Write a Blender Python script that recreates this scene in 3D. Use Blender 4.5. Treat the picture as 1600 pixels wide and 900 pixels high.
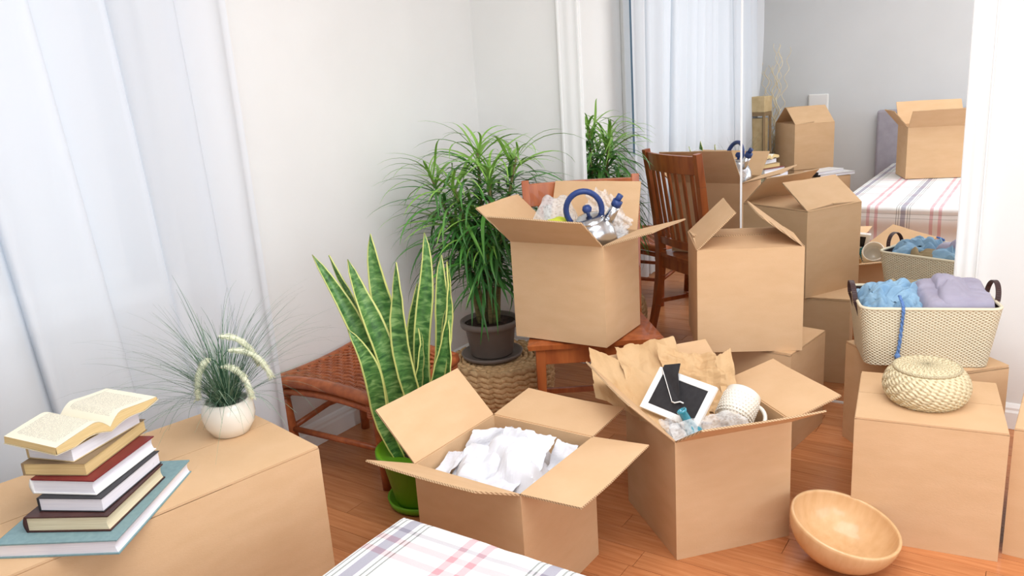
import bpy, bmesh, math, random
from mathutils import Vector, Matrix, noise, Euler

for o in list(bpy.data.objects): bpy.data.objects.remove(o)
SC = bpy.context.scene
COL = SC.collection
R = math.radians
random.seed(7)

# ------------------------------------------------------------------ camera
CAM_H = 1.35
def setup_camera():
    f, pitch, roll, yaw = 1256.0, R(14.72), R(-3.90), R(34.42)
    fw = Vector((-math.sin(yaw)*math.cos(pitch), math.cos(yaw)*math.cos(pitch), -math.sin(pitch)))
    rt = Vector((math.cos(yaw), math.sin(yaw), 0)); up = rt.cross(fw)
    c, s = math.cos(roll), math.sin(roll)
    r2 = c*rt + s*up; u2 = -s*rt + c*up
    cd = bpy.data.cameras.new('camera'); cd.sensor_width = 36; cd.lens = f/1600*36; cd.clip_start = .02
    co = bpy.data.objects.new('camera', cd); COL.objects.link(co)
    m = Matrix((r2, u2, -fw)).transposed().to_4x4(); m.translation = (0, 0, CAM_H)
    co.matrix_world = m; SC.camera = co
setup_camera()

# ------------------------------------------------------------------ world, lights, exposure
W = bpy.data.worlds.new('daylight'); SC.world = W; W.use_nodes = True
bg = W.node_tree.nodes['Background']; bg.inputs[0].default_value = (.86, .93, 1, 1); bg.inputs[1].default_value = .5
def area(name, loc, rot, sx, sy, power, col):
    l = bpy.data.lights.new(name, 'AREA'); l.shape = 'RECTANGLE'; l.size = sx; l.size_y = sy
    l.energy = power; l.color = col
    o = bpy.data.objects.new(name, l); COL.objects.link(o); o.location = loc; o.rotation_euler = rot
    return o
YW = -1.06      # the wall behind the camera
# daylight by the curtained window; right and rear ones added for key and fill
area('added_key_right', (3.42, .1, 1.62), (0, R(90), 0), 1.9, 3.5, 74, (.92, .96, 1))  # key light from the right, standing in for a strobe
area('added_fill_rear', (1.75, YW-.22, 1.5), (R(90), 0, 0), 2.1, 1.7, 58, (.92, .96, 1))  # fill added to brighten the back of the room
area('daylight_left_window', (-2.62, .42, 1.55), (0, R(-90), 0), 1.5, 2.1, 5, (.9, .95, 1))
# overhead fill light added to brighten the room
area('added_fill_overhead', (-.1, 1.0, 2.54), (0, 0, 0), 2.0, 2.0, 62, (.93, .965, 1))
SC.view_settings.view_transform = 'Standard'; SC.view_settings.look = 'None'
SC.view_settings.gamma = 1; SC.view_settings.use_curve_mapping = False
SC.view_settings.exposure = 0.03

# ------------------------------------------------------------------ constants of the room
XL, YB, YF, XR, ZC = -2.325, 3.185, -1.06, 3.2, 2.62

# ------------------------------------------------------------------ materials
def lin(c):
    return tuple(((v/255)/12.92 if v/255 <= .04045 else ((v/255+.055)/1.055)**2.4) for v in c) + (1,)
def newmat(name):
    m = bpy.data.materials.new(name); m.use_nodes = True
    return m, m.node_tree, m.node_tree.nodes['Principled BSDF']
def N(nt, t, **kw):
    n = nt.nodes.new(t)
    for k, v in kw.items():
        if k.startswith('i_'): n.inputs[k[2:].replace('_', ' ')].default_value = v
        else: setattr(n, k, v)
    return n
def ramp(nt, stops, interp='LINEAR'):
    r = nt.nodes.new('ShaderNodeValToRGB'); e = r.color_ramp.elements; r.color_ramp.interpolation = interp
    e[0].position, e[0].color = stops[0]; e[1].position, e[1].color = stops[-1]
    for p, c in stops[1:-1]:
        q = e.new(p); q.color = c
    return r
def mat(name, c1, c2=None, rough=.6, scale=20, stretch=(1,1,1), bump=0, bscale=None, spec=.35, detail=4, metal=0, coat=0, rnd=0):
    m, nt, b = newmat(name); L = nt.links.new
    b.inputs['Roughness'].default_value = rough; b.inputs['Specular IOR Level'].default_value = spec
    b.inputs['Metallic'].default_value = metal; b.inputs['Coat Weight'].default_value = coat
    c1 = lin(c1); b.inputs['Base Color'].default_value = c1
    tc = N(nt, 'ShaderNodeTexCoord'); mp = N(nt, 'ShaderNodeMapping'); mp.inputs['Scale'].default_value = stretch
    L(tc.outputs['Object'], mp.inputs['Vector'])
    out = None
    if c2 is not None:
        nz = N(nt, 'ShaderNodeTexNoise', i_Scale=scale, i_Detail=detail); L(mp.outputs[0], nz.inputs['Vector'])
        rp = ramp(nt, [(.3, c1), (.7, lin(c2))]); L(nz.outputs[0], rp.inputs[0]); out = rp.outputs[0]
    if rnd:
        oi = N(nt, 'ShaderNodeObjectInfo'); hs = N(nt, 'ShaderNodeHueSaturation')
        mr = N(nt, 'ShaderNodeMapRange'); mr.inputs[3].default_value = 1-rnd; mr.inputs[4].default_value = 1+rnd
        L(oi.outputs['Random'], mr.inputs[0]); L(mr.outputs[0], hs.inputs['Value'])
        if out: L(out, hs.inputs['Color'])
        else: hs.inputs['Color'].default_value = c1
        out = hs.outputs[0]
    if out: L(out, b.inputs['Base Color'])
    if bump:
        n2 = N(nt, 'ShaderNodeTexNoise', i_Scale=bscale or scale, i_Detail=5); L(mp.outputs[0], n2.inputs['Vector'])
        bp = N(nt, 'ShaderNodeBump', i_Strength=bump, i_Distance=.004); L(n2.outputs[0], bp.inputs['Height']); L(bp.outputs[0], b.inputs['Normal'])
    return m
MT = {}
MT['wall'] = mat('white_wall_paint', (240,239,236), (236,235,232), .75, 3, bump=.05, bscale=220)
MT['wall_shaded'] = mat('shaded_wall_paint', (216,217,217), (212,213,213), .75, 3)  # wall colour greyed to hold the shade of grazing light
MT['trim'] = mat('white_gloss_trim', (246,246,244), None, .35)
MT['ceil'] = mat('ceiling_white', (244,243,240), None, .85)
MT['card'] = mat('cardboard', (219,182,142), (213,175,134), .82, 9, (1,1,3), bump=.12, bscale=150, spec=.15, detail=8)
MT['pages_white'] = mat('book_pages_white', (238,236,240), (222,220,228), .8, 60, (.2,.2,14))
MT['pages_cream'] = mat('book_pages_cream', (232,220,190), (205,190,155), .8, 60, (.2,.2,14))
MT['pages_yellow'] = mat('book_pages_yellowed', (226,200,146), (204,174,118), .8, 60, (.2,.2,14))
MT['teal'] = mat('teal_book_cloth', (132,160,163), (120,148,152), .6, 90)
MT['brown_cover'] = mat('dark_brown_book_cover', (78,45,40), (60,34,32), .45, 40)
MT['white_cover'] = mat('white_book_cover', (236,234,230), None, .35)
MT['red_cover'] = mat('dark_red_book_cover', (128,40,44), (110,30,36), .4, 30)
MT['black_cover'] = mat('black_book_cover', (38,38,42), None, .4)
MT['chairwood'] = mat('chair_red_brown_wood', (186,104,54), (152,76,38), .32, 7, (5,5,.7), bump=.05, bscale=30, coat=.25)
MT['rattan'] = mat('red_brown_rattan', (186,104,60), (146,76,44), .38, 30, bump=.2, bscale=60, coat=.1)
MT['pot_grey'] = mat('taupe_plastic_pot', (128,116,107), (120,108,100), .5, 12)
MT['pot_green'] = mat('lime_green_plastic_pot', (112,170,34), (104,160,30), .38, 5)
MT['soil'] = mat('potting_soil', (70,50,38), (40,28,22), .95, 60, bump=1, bscale=90)
MT['ceramic'] = mat('cream_glazed_ceramic', (240,234,222), (234,226,212), .18, 5, coat=.4)
MT['jute'] = mat('braided_water_hyacinth', (226,190,142), (190,148,102), .8, 45, bump=.6, bscale=120, rnd=.12)
MT['steel'] = mat('brushed_steel', (205,207,210), (190,192,196), .2, 40, (1,1,.1), metal=1)
MT['blueplastic'] = mat('navy_blue_plastic', (44,66,122), None, .35)
MT['limecloth'] = mat('lime_yellow_cloth', (205,212,70), (188,196,50), .85, 14, bump=.2)
MT['frame_white'] = mat('white_picture_frame', (240,238,234), None, .4)
MT['frame_black'] = mat('black_easel_back', (50,48,50), (40,38,40), .8, 60)
MT['kraft'] = mat('crumpled_kraft_paper', (216,180,136), (202,164,118), .75, 8, bump=.3, bscale=35)
MT['tissue'] = mat('white_tissue_paper', (228,228,232), (220,220,226), .7, 10, bump=.25, bscale=45)
MT['bowlwood'] = mat('pale_bamboo_wood', (230,190,142), (218,174,124), .28, 5, (9,9,1.2), coat=.3)
MT['leather'] = mat('dark_brown_leather', (66,44,42), None, .45)
MT['denim'] = mat('light_blue_denim', (158,190,210), (122,160,192), .85, 18, bump=.3, bscale=160)
MT['lavender'] = mat('grey_lavender_cotton', (172,166,182), (158,152,170), .85, 14, bump=.15, bscale=140)
MT['khaki'] = mat('khaki_cotton', (170,150,116), None, .85)
MT['rope'] = mat('blue_cotton_cord', (110,146,200), (86,120,178), .8, 60)
MT['lining'] = mat('dark_basket_lining', (58,46,44), None, .9)
MT['white_sheet'] = mat('white_cotton', (236,234,232), None, .85)
MT['headboard_and_shadow'] = mat('shadowed_grey_upholstery', (168,162,170), (158,152,160), .9, 20)  # grey is partly the bed box's shadow, put into the upholstery
MT['twig'] = mat('pale_curly_twig', (240,228,200), (226,208,172), .7, 30)
MT['lampwood'] = mat('pale_bamboo_slats', (208,184,140), (190,164,120), .6, 20)
MT['lampdark'] = mat('darker_brown_bamboo', (140,116,84), None, .6)  # darker brown of lantern posts and band, also a paperback cover
MT['stem'] = mat('pale_cane_stem', (150,140,92), (110,104,66), .7, 40, (1,1,3))
MT['bluestile'] = mat('steel_blue_window_stile', (96,124,142), None, .45)
MT['vase'] = mat('cream_floor_vase', (214,202,180), None, .5)

def corrugated():
    m, nt, b = newmat('corrugated_cardboard_edge'); L = nt.links.new
    tc = N(nt, 'ShaderNodeTexCoord'); w = N(nt, 'ShaderNodeTexWave', i_Scale=75.0, i_Distortion=.6); w.bands_direction = 'DIAGONAL'
    L(tc.outputs['Object'], w.inputs['Vector'])
    r = ramp(nt, [(.2, lin((150,114,80))), (.6, lin((214,182,142)))]); L(w.outputs[0], r.inputs[0]); L(r.outputs[0], b.inputs['Base Color'])
    b.inputs['Roughness'].default_value = .9
    return m
MT['edge'] = corrugated()

def plankmat():
    m, nt, b = newmat('oiled_hardwood_plank'); L = nt.links.new
    tc = N(nt, 'ShaderNodeTexCoord'); oi = N(nt, 'ShaderNodeObjectInfo')
    geo = N(nt, 'ShaderNodeNewGeometry')
    mp = N(nt, 'ShaderNodeMapping'); mp.inputs['Scale'].default_value = (1.2, 16, 1)
    add = N(nt, 'ShaderNodeVectorMath', operation='ADD'); L(geo.outputs['Position'], add.inputs[0])
    cm = N(nt, 'ShaderNodeCombineXYZ'); ml = N(nt, 'ShaderNodeMath', operation='MULTIPLY'); ml.inputs[1].default_value = 37
    L(oi.outputs['Random'], ml.inputs[0]); L(ml.outputs[0], cm.inputs[0]); L(cm.outputs[0], add.inputs[1])
    L(add.outputs[0], mp.inputs['Vector'])
    nz = N(nt, 'ShaderNodeTexNoise', i_Scale=5.0, i_Detail=6); L(mp.outputs[0], nz.inputs['Vector'])
    r = ramp(nt, [(.25, lin((184,114,70))), (.55, lin((202,134,86))), (.8, lin((214,150,102)))]); L(nz.outputs[0], r.inputs[0])
    hs = N(nt, 'ShaderNodeHueSaturation'); mr = N(nt, 'ShaderNodeMapRange'); mr.inputs[3].default_value = .88; mr.inputs[4].default_value = 1.1
    L(oi.outputs['Random'], mr.inputs[0]); L(mr.outputs[0], hs.inputs['Value']); L(r.outputs[0], hs.inputs['Color'])
    L(hs.outputs[0], b.inputs['Base Color'])
    b.inputs['Roughness'].default_value = .26; b.inputs['Specular IOR Level'].default_value = .45
    return m
MT['plank'] = plankmat()

def glassish(name, col, fac, rough=.05):
    m, nt, b = newmat(name); L = nt.links.new
    nt.nodes.remove(b)
    t = N(nt, 'ShaderNodeBsdfTransparent'); t.inputs[0].default_value = col
    g = N(nt, 'ShaderNodeBsdfGlossy', i_Roughness=rough); mx = N(nt, 'ShaderNodeMixShader'); mx.inputs[0].default_value = fac
    L(t.outputs[0], mx.inputs[1]); L(g.outputs[0], mx.inputs[2]); L(mx.outputs[0], nt.nodes['Material Output'].inputs[0])
    return m
MT['pane'] = glassish('window_glass', (.96, .98, 1, 1), .05)
MT['bottle'] = mat('turquoise_glass', (38,150,172), (24,128,152), .08, 20, spec=.8, coat=.5)

def bubble():
    m, nt, b = newmat('bubble_wrap_film'); L = nt.links.new
    tc = N(nt, 'ShaderNodeTexCoord'); v = N(nt, 'ShaderNodeTexVoronoi', i_Scale=95.0); L(tc.outputs['Object'], v.inputs['Vector'])
    bp = N(nt, 'ShaderNodeBump', i_Strength=.6, i_Distance=.004); bp.invert = True; L(v.outputs['Distance'], bp.inputs['Height'])
    L(bp.outputs[0], b.inputs['Normal'])
    b.inputs['Base Color'].default_value = (.96, .97, .98, 1); b.inputs['Roughness'].default_value = .2
    t = N(nt, 'ShaderNodeBsdfTransparent'); mx = N(nt, 'ShaderNodeMixShader')
    r = ramp(nt, [(.1, (.26,.26,.26,1)), (.6, (.44,.44,.44,1))]); L(v.outputs['Distance'], r.inputs[0])
    L(r.outputs[0], mx.inputs[0])
    L(t.outputs[0], mx.inputs[1]); L(b.outputs[0], mx.inputs[2]); L(mx.outputs[0], nt.nodes['Material Output'].inputs[0])
    return m
MT['bubble'] = bubble()

def sheer():
    m, nt, b = newmat('white_sheer_voile'); L = nt.links.new
    nt.nodes.remove(b)
    d = N(nt, 'ShaderNodeBsdfDiffuse'); d.inputs[0].default_value = (.88, .9, .93, 1)
    t = N(nt, 'ShaderNodeBsdfTranslucent'); t.inputs[0].default_value = (.86, .9, .96, 1)
    tr = N(nt, 'ShaderNodeBsdfTransparent')
    m1 = N(nt, 'ShaderNodeMixShader'); m1.inputs[0].default_value = .3; m2 = N(nt, 'ShaderNodeMixShader'); m2.inputs[0].default_value = .13
    L(d.outputs[0], m1.inputs[1]); L(t.outputs[0], m1.inputs[2]); L(m1.outputs[0], m2.inputs[1]); L(tr.outputs[0], m2.inputs[2])
    L(m2.outputs[0], nt.nodes['Material Output'].inputs[0])
    return m
MT['sheer'] = sheer()

def mirrormat():
    m, nt, b = newmat('mirror_glass')
    b.inputs['Base Color'].default_value = (.93, .94, .94, 1); b.inputs['Metallic'].default_value = 1; b.inputs['Roughness'].default_value = 0
    return m
MT['mirror'] = mirrormat()

def uvmat(name, build, rough=.5, spec=.4):
    m, nt, b = newmat(name); b.inputs['Roughness'].default_value = rough; b.inputs['Specular IOR Level'].default_value = spec
    uv = N(nt, 'ShaderNodeUVMap'); sp = N(nt, 'ShaderNodeSeparateXYZ'); nt.links.new(uv.outputs[0], sp.inputs[0])
    build(nt, b, sp, uv); return m
def _snake(nt, b, sp, uv):
    L = nt.links.new
    mp = N(nt, 'ShaderNodeMapping'); mp.inputs['Scale'].default_value = (.9, 30, 1); L(uv.outputs[0], mp.inputs[0])
    oi = N(nt, 'ShaderNodeObjectInfo'); nz = N(nt, 'ShaderNodeTexNoise', i_Scale=1.6, i_Detail=5, i_Distortion=.8); nz.noise_dimensions = '4D'
    L(mp.outputs[0], nz.inputs['Vector']); ml = N(nt, 'ShaderNodeMath', operation='MULTIPLY'); ml.inputs[1].default_value = 40
    L(oi.outputs['Random'], ml.inputs[0]); L(ml.outputs[0], nz.inputs['W'])
    c = ramp(nt, [(.34, lin((50,92,48))), (.5, lin((84,132,66))), (.66, lin((136,172,104)))]); L(nz.outputs[0], c.inputs[0])
    e = ramp(nt, [(0, (1,1,1,1)), (.055, (1,1,1,1)), (.085, (0,0,0,1)), (.915, (0,0,0,1)), (.945, (1,1,1,1)), (1, (1,1,1,1))]); L(sp.outputs[0], e.inputs[0])
    mx = N(nt, 'ShaderNodeMixRGB'); L(e.outputs[0], mx.inputs[0]); L(c.outputs[0], mx.inputs[1]); mx.inputs[2].default_value = lin((212,216,128))
    L(mx.outputs[0], b.inputs['Base Color'])
MT['snakeleaf'] = uvmat('variegated_snake_plant_leaf', _snake, .32, .5)
def _weave(su, sv, ca, cb, strength):
    def f(nt, b, sp, uv):
        L = nt.links.new
        def sn(out, s):
            a = N(nt, 'ShaderNodeMath', operation='MULTIPLY'); a.inputs[1].default_value = s*2*math.pi; L(out, a.inputs[0])
            q = N(nt, 'ShaderNodeMath', operation='SINE'); L(a.outputs[0], q.inputs[0]); return q.outputs[0]
        p = N(nt, 'ShaderNodeMath', operation='MULTIPLY'); L(sn(sp.outputs[0], su), p.inputs[0]); L(sn(sp.outputs[1], sv), p.inputs[1])
        r = ramp(nt, [(0, lin(cb)), (.35, lin(ca)), (1, lin(ca))])
        mr = N(nt, 'ShaderNodeMapRange'); mr.inputs[1].default_value = -1; mr.inputs[2].default_value = 1; L(p.outputs[0], mr.inputs[0])
        L(mr.outputs[0], r.inputs[0]); L(r.outputs[0], b.inputs['Base Color'])
        bp = N(nt, 'ShaderNodeBump', i_Strength=strength, i_Distance=.004); L(mr.outputs[0], bp.inputs['Height']); L(bp.outputs[0], b.inputs['Normal'])
    return f
MT['basket'] = uvmat('cream_woven_paper_cord', _weave(1, 1, (230,218,190), (168,146,106), .8), .7, .2)
def _plaid(nt, b, sp, uv):
    L = nt.links.new
    base = lin((230,228,225))
    def stripes(out, lst, prev):
        for c, w, col, a in lst:
            s = N(nt, 'ShaderNodeMath', operation='SUBTRACT'); s.inputs[1].default_value = c; L(out, s.inputs[0])
            ab = N(nt, 'ShaderNodeMath', operation='ABSOLUTE'); L(s.outputs[0], ab.inputs[0])
            lt = N(nt, 'ShaderNodeMath', operation='LESS_THAN'); lt.inputs[1].default_value = w/2; L(ab.outputs[0], lt.inputs[0])
            k = N(nt, 'ShaderNodeMath', operation='MULTIPLY'); k.inputs[1].default_value = a; L(lt.outputs[0], k.inputs[0])
            mx = N(nt, 'ShaderNodeMixRGB', blend_type='MULTIPLY'); L(k.outputs[0], mx.inputs[0]); mx.inputs[2].default_value = lin(col)
            if prev is None: mx.inputs[1].default_value = base
            else: L(prev, mx.inputs[1])
            prev = mx.outputs[0]
        return prev
    # u,v hold metres wrapped into one .34 m repeat
    def wrap(out, off):
        a = N(nt, 'ShaderNodeMath', operation='ADD'); a.inputs[1].default_value = off; L(out, a.inputs[0])
        w = N(nt, 'ShaderNodeMath', operation='MODULO'); w.inputs[1].default_value = .345; L(a.outputs[0], w.inputs[0]); return w.outputs[0]
    G, P, D = (184,182,196), (240,200,206), (150,156,152)
    lst = [(.058,.026,G,.95), (.022,.004,D,.8), (.034,.004,D,.8), (.083,.004,D,.8), (.095,.004,D,.8), (.21,.018,P,.95), (.255,.018,P,.95)]
    u = stripes(wrap(sp.outputs[0], 3.45), lst, None)
    lst2 = [(.058,.012,(214,210,216),.9), (.095,.018,P,.7), (.14,.018,P,.7), (.29,.005,D,.35), (.315,.005,D,.35)]
    v = stripes(wrap(sp.outputs[1], 3.45), lst2, u)
    tc = N(nt, 'ShaderNodeTexCoord'); nz = N(nt, 'ShaderNodeTexNoise', i_Scale=260.0, i_Detail=2); L(tc.outputs['Object'], nz.inputs['Vector'])
    bp = N(nt, 'ShaderNodeBump', i_Strength=.25, i_Distance=.003); L(nz.outputs[0], bp.inputs['Height']); L(bp.outputs[0], b.inputs['Normal'])
    L(v, b.inputs['Base Color'])
MT['plaid'] = uvmat('white_plaid_cotton_blanket', _plaid, .9, .1)
def _print(nt, b, sp, uv):
    L = nt.links.new
    w = N(nt, 'ShaderNodeMath', operation='MULTIPLY'); w.inputs[1].default_value = 34; L(sp.outputs[1], w.inputs[0])
    fr = N(nt, 'ShaderNodeMath', operation='FRACT'); L(w.outputs[0], fr.inputs[0])
    lt = N(nt, 'ShaderNodeMath', operation='LESS_THAN'); lt.inputs[1].default_value = .45; L(fr.outputs[0], lt.inputs[0])
    mp = N(nt, 'ShaderNodeMapping'); mp.inputs['Scale'].default_value = (60, 34, 1); L(uv.outputs[0], mp.inputs[0])
    nz = N(nt, 'ShaderNodeTexNoise', i_Scale=1.3, i_Detail=1); L(mp.outputs[0], nz.inputs['Vector'])
    gt = N(nt, 'ShaderNodeMath', operation='GREATER_THAN'); gt.inputs[1].default_value = .47; L(nz.outputs[0], gt.inputs[0])
    m = N(nt, 'ShaderNodeMath', operation='MULTIPLY'); L(lt.outputs[0], m.inputs[0]); L(gt.outputs[0], m.inputs[1])
    def inside(out, lo, hi, prev):
        g = N(nt, 'ShaderNodeMath', operation='GREATER_THAN'); g.inputs[1].default_value = lo; L(out, g.inputs[0])
        l = N(nt, 'ShaderNodeMath', operation='LESS_THAN'); l.inputs[1].default_value = hi; L(out, l.inputs[0])
        a = N(nt, 'ShaderNodeMath', operation='MULTIPLY'); L(g.outputs[0], a.inputs[0]); L(l.outputs[0], a.inputs[1])
        c = N(nt, 'ShaderNodeMath', operation='MULTIPLY'); L(a.outputs[0], c.inputs[0]); L(prev, c.inputs[1]); return c.outputs[0]
    k = inside(sp.outputs[0], .12, .86, m.outputs[0]); k = inside(sp.outputs[1], .1, .9, k)
    k2 = N(nt, 'ShaderNodeMath', operation='MULTIPLY'); k2.inputs[1].default_value = .55; L(k, k2.inputs[0])
    mx = N(nt, 'ShaderNodeMixRGB'); L(k2.outputs[0], mx.inputs[0]); mx.inputs[1].default_value = lin((236,228,206)); mx.inputs[2].default_value = lin((90,86,84))
    L(mx.outputs[0], b.inputs['Base Color'])
MT['print'] = uvmat('printed_book_page', _print, .8, .1)
def _palm(nt, b, sp, uv):
    L = nt.links.new
    oi = N(nt, 'ShaderNodeObjectInfo')
    c = ramp(nt, [(0, lin((70,126,56))), (.5, lin((92,154,66))), (1, lin((128,182,84)))]); L(oi.outputs['Random'], c.inputs[0])
    L(c.outputs[0], b.inputs['Base Color']); b.inputs['Subsurface Weight'].default_value = 0
MT['palmleaf'] = uvmat('glossy_green_strap_leaf', _palm, .35, .5)
MT['palmleaf_light'] = mat('light_green_strap_leaf', (152,196,92), (128,178,74), .4, 8, rnd=.12)  # lighter green, used towards the cane tips
MT['palmleaf_dark'] = mat('dark_green_strap_leaf', (76,132,62), (58,112,50), .38, 8, rnd=.2)  # darker green, used lower on the canes
MT['grass'] = mat('blue_green_grass_blade', (64,104,78), (44,80,58), .5, 30)
MT['grass_light'] = mat('pale_sage_grass_blade', (134,160,132), (108,138,110), .5, 30)
MT['plume'] = mat('pale_foxtail_plume', (240,241,214), (230,232,200), .9, 60, bump=.6, bscale=200)
def _coil(nt, b, sp, uv):
    _weave(1, 1, (232,216,178), (186,160,116), .9)(nt, b, sp, uv)
MT['coil'] = uvmat('pale_coiled_palm_cord', _coil, .7, .2)

# ------------------------------------------------------------------ geometry helpers
def V(*a): return Vector(a)
class MB:
    """collects verts and faces, then builds one mesh object"""
    def __init__(s): s.v = []; s.f = []; s.mi = []; s.uv = {}
    def add(s, vs, fs, mi=0, uvs=None):
        b = len(s.v); s.v += [Vector(p) for p in vs]
        for k, f in enumerate(fs):
            if uvs: s.uv[len(s.f)] = [uvs[i] for i in f]
            s.f.append([i+b for i in f]); s.mi.append(mi)
        return s
    def box(s, c, d, rz=0, M=None, mi=0, taper=1.0):
        x, y, z = d[0]/2, d[1]/2, d[2]/2
        vs = [V(sx*x*(taper if sz < 0 else 1), sy*y*(taper if sz < 0 else 1), sz*z) for sz in (-1, 1) for sy in (-1, 1) for sx in (-1, 1)]
        m = M if M is not None else Matrix.Rotation(rz, 3, 'Z')
        vs = [m @ p + Vector(c) for p in vs]
        return s.add(vs, [(0,2,3,1),(4,5,7,6),(0,1,5,4),(2,6,7,3),(0,4,6,2),(1,3,7,5)], mi)
    def beam(s, a, b, w, d, up=(0,0,1), w2=None, d2=None, mi=0):
        a, b = Vector(a), Vector(b); t = (b-a).normalized(); r = t.cross(Vector(up))
        if r.length < 1e-4: r = t.cross(V(0,1,0))
        r.normalize(); u = r.cross(t); w2 = w2 or w; d2 = d2 or d; vs = []
        for p, ww, dd in ((a, w, d), (b, w2, d2)):
            for sx, sy in ((-1,-1),(1,-1),(1,1),(-1,1)): vs.append(p + r*sx*ww/2 + u*sy*dd/2)
        return s.add(vs, [(0,3,2,1),(4,5,6,7),(0,1,5,4),(1,2,6,5),(2,3,7,6),(3,0,4,7)], mi)
    def tube(s, pts, rad, n=8, cap=True, closed=False, mi=0):
        pts = [Vector(p) for p in pts]; k = len(pts); vs = []; fs = []
        up = V(0,0,1); prev = None
        for i, p in enumerate(pts):
            a = pts[(i-1) % k] if (closed or i > 0) else p; b = pts[(i+1) % k] if (closed or i < k-1) else p
            t = (b-a).normalized()
            r = t.cross(up) if prev is None else (prev - t*prev.dot(t))
            if r.length < 1e-4: r = t.cross(V(1,0,0))
            r.normalize(); prev = r; q = t.cross(r)
            rr = rad(i/(k-1)) if callable(rad) else rad
            vs += [p + rr*(math.cos(2*math.pi*j/n)*r + math.sin(2*math.pi*j/n)*q) for j in range(n)]
        for i in range(k if closed else k-1):
            for j in range(n):
                a, b = i*n, ((i+1) % k)*n
                fs.append((a+j, a+(j+1) % n, b+(j+1) % n, b+j))
        if cap and not closed: fs.append(tuple(range(n))[::-1]); fs.append(tuple((k-1)*n+j for j in range(n)))
        return s.add(vs, fs, mi)
    def lathe(s, prof, n=40, M=None, c=(0,0,0), mi=0, uvscale=None):
        vs = []; fs = []; uvs = [] ; k = len(prof)
        nn = n+1
        for i, (r, z) in enumerate(prof):
            for j in range(nn):
                a = 2*math.pi*j/n; vs.append(V(r*math.cos(a), r*math.sin(a), z)); uvs.append((j/n*(uvscale[0] if uvscale else 1), i/(k-1)*(uvscale[1] if uvscale else 1)))
        if M is not None: vs = [M @ p for p in vs]
        vs = [p + Vector(c) for p in vs]
        for i in range(k-1):
            for j in range(n): fs.append((i*nn+j, i*nn+j+1, (i+1)*nn+j+1, (i+1)*nn+j))
        return s.add(vs, fs, mi, uvs)
    def grid(s, fn, nu, nv, mi=0, uvf=None):
        vs = []; uvs = []
        for i in range(nu+1):
            for j in range(nv+1):
                u, v = i/nu, j/nv; vs.append(Vector(fn(u, v))); uvs.append(uvf(u, v) if uvf else (u, v))
        fs = [(i*(nv+1)+j, (i+1)*(nv+1)+j, (i+1)*(nv+1)+j+1, i*(nv+1)+j+1) for i in range(nu) for j in range(nv)]
        return s.add(vs, fs, mi, uvs)
    def mesh(s, name, mats, smooth=False, weld=False):
        me = bpy.data.meshes.new(name); me.from_pydata([tuple(p) for p in s.v], [], s.f)
        for m in (mats if isinstance(mats, (list, tuple)) else [mats]): me.materials.append(MT[m] if isinstance(m, str) else m)
        for p, i in zip(me.polygons, s.mi): p.material_index = i; p.use_smooth = smooth
        if s.uv:
            ul = me.uv_layers.new(name='UVMap')
            for p in me.polygons:
                if p.index in s.uv:
                    for li, q in zip(p.loop_indices, s.uv[p.index]): ul.data[li].uv = q
        if weld:
            bm = bmesh.new(); bm.from_mesh(me); bmesh.ops.remove_doubles(bm, verts=bm.verts, dist=1e-5); bm.to_mesh(me); bm.free()
        me.validate(); me.update()
        return me
    def build(s, name, mats, parent=None, smooth=False, bevel=0, weld=False, solid=0, sub=0):
        o = bpy.data.objects.new(name, s.mesh(name, mats, smooth, weld)); COL.objects.link(o)
        if parent: o.parent = parent
        if solid:
            m = o.modifiers.new('thickness', 'SOLIDIFY'); m.thickness = solid; m.offset = 0
        if bevel:
            m = o.modifiers.new('bevel', 'BEVEL'); m.width = bevel; m.segments = 2; m.limit_method = 'ANGLE'; m.angle_limit = R(40)
        if sub:
            m = o.modifiers.new('sub', 'SUBSURF'); m.levels = sub; m.render_levels = sub
        return o
def tag(o, label=None, cat=None, group=None, kind=None):
    if label: o['label'] = label
    if cat: o['category'] = cat
    if group: o['group'] = group
    if kind: o['kind'] = kind
    return o
def thing(name, label, cat, loc=(0,0,0), rz=0, group=None, rot=None):
    o = bpy.data.objects.new(name, None); COL.objects.link(o); o.empty_display_size = .05
    o.location = loc; o.rotation_euler = rot if rot is not None else (0, 0, rz)
    return tag(o, label, cat, group)
def struct(o): o['kind'] = 'structure'; return o
def sroot(name, loc=(0,0,0)):
    o = bpy.data.objects.new(name, None); COL.objects.link(o); o.location = loc; o.empty_display_size = .05
    return struct(o)

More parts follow.
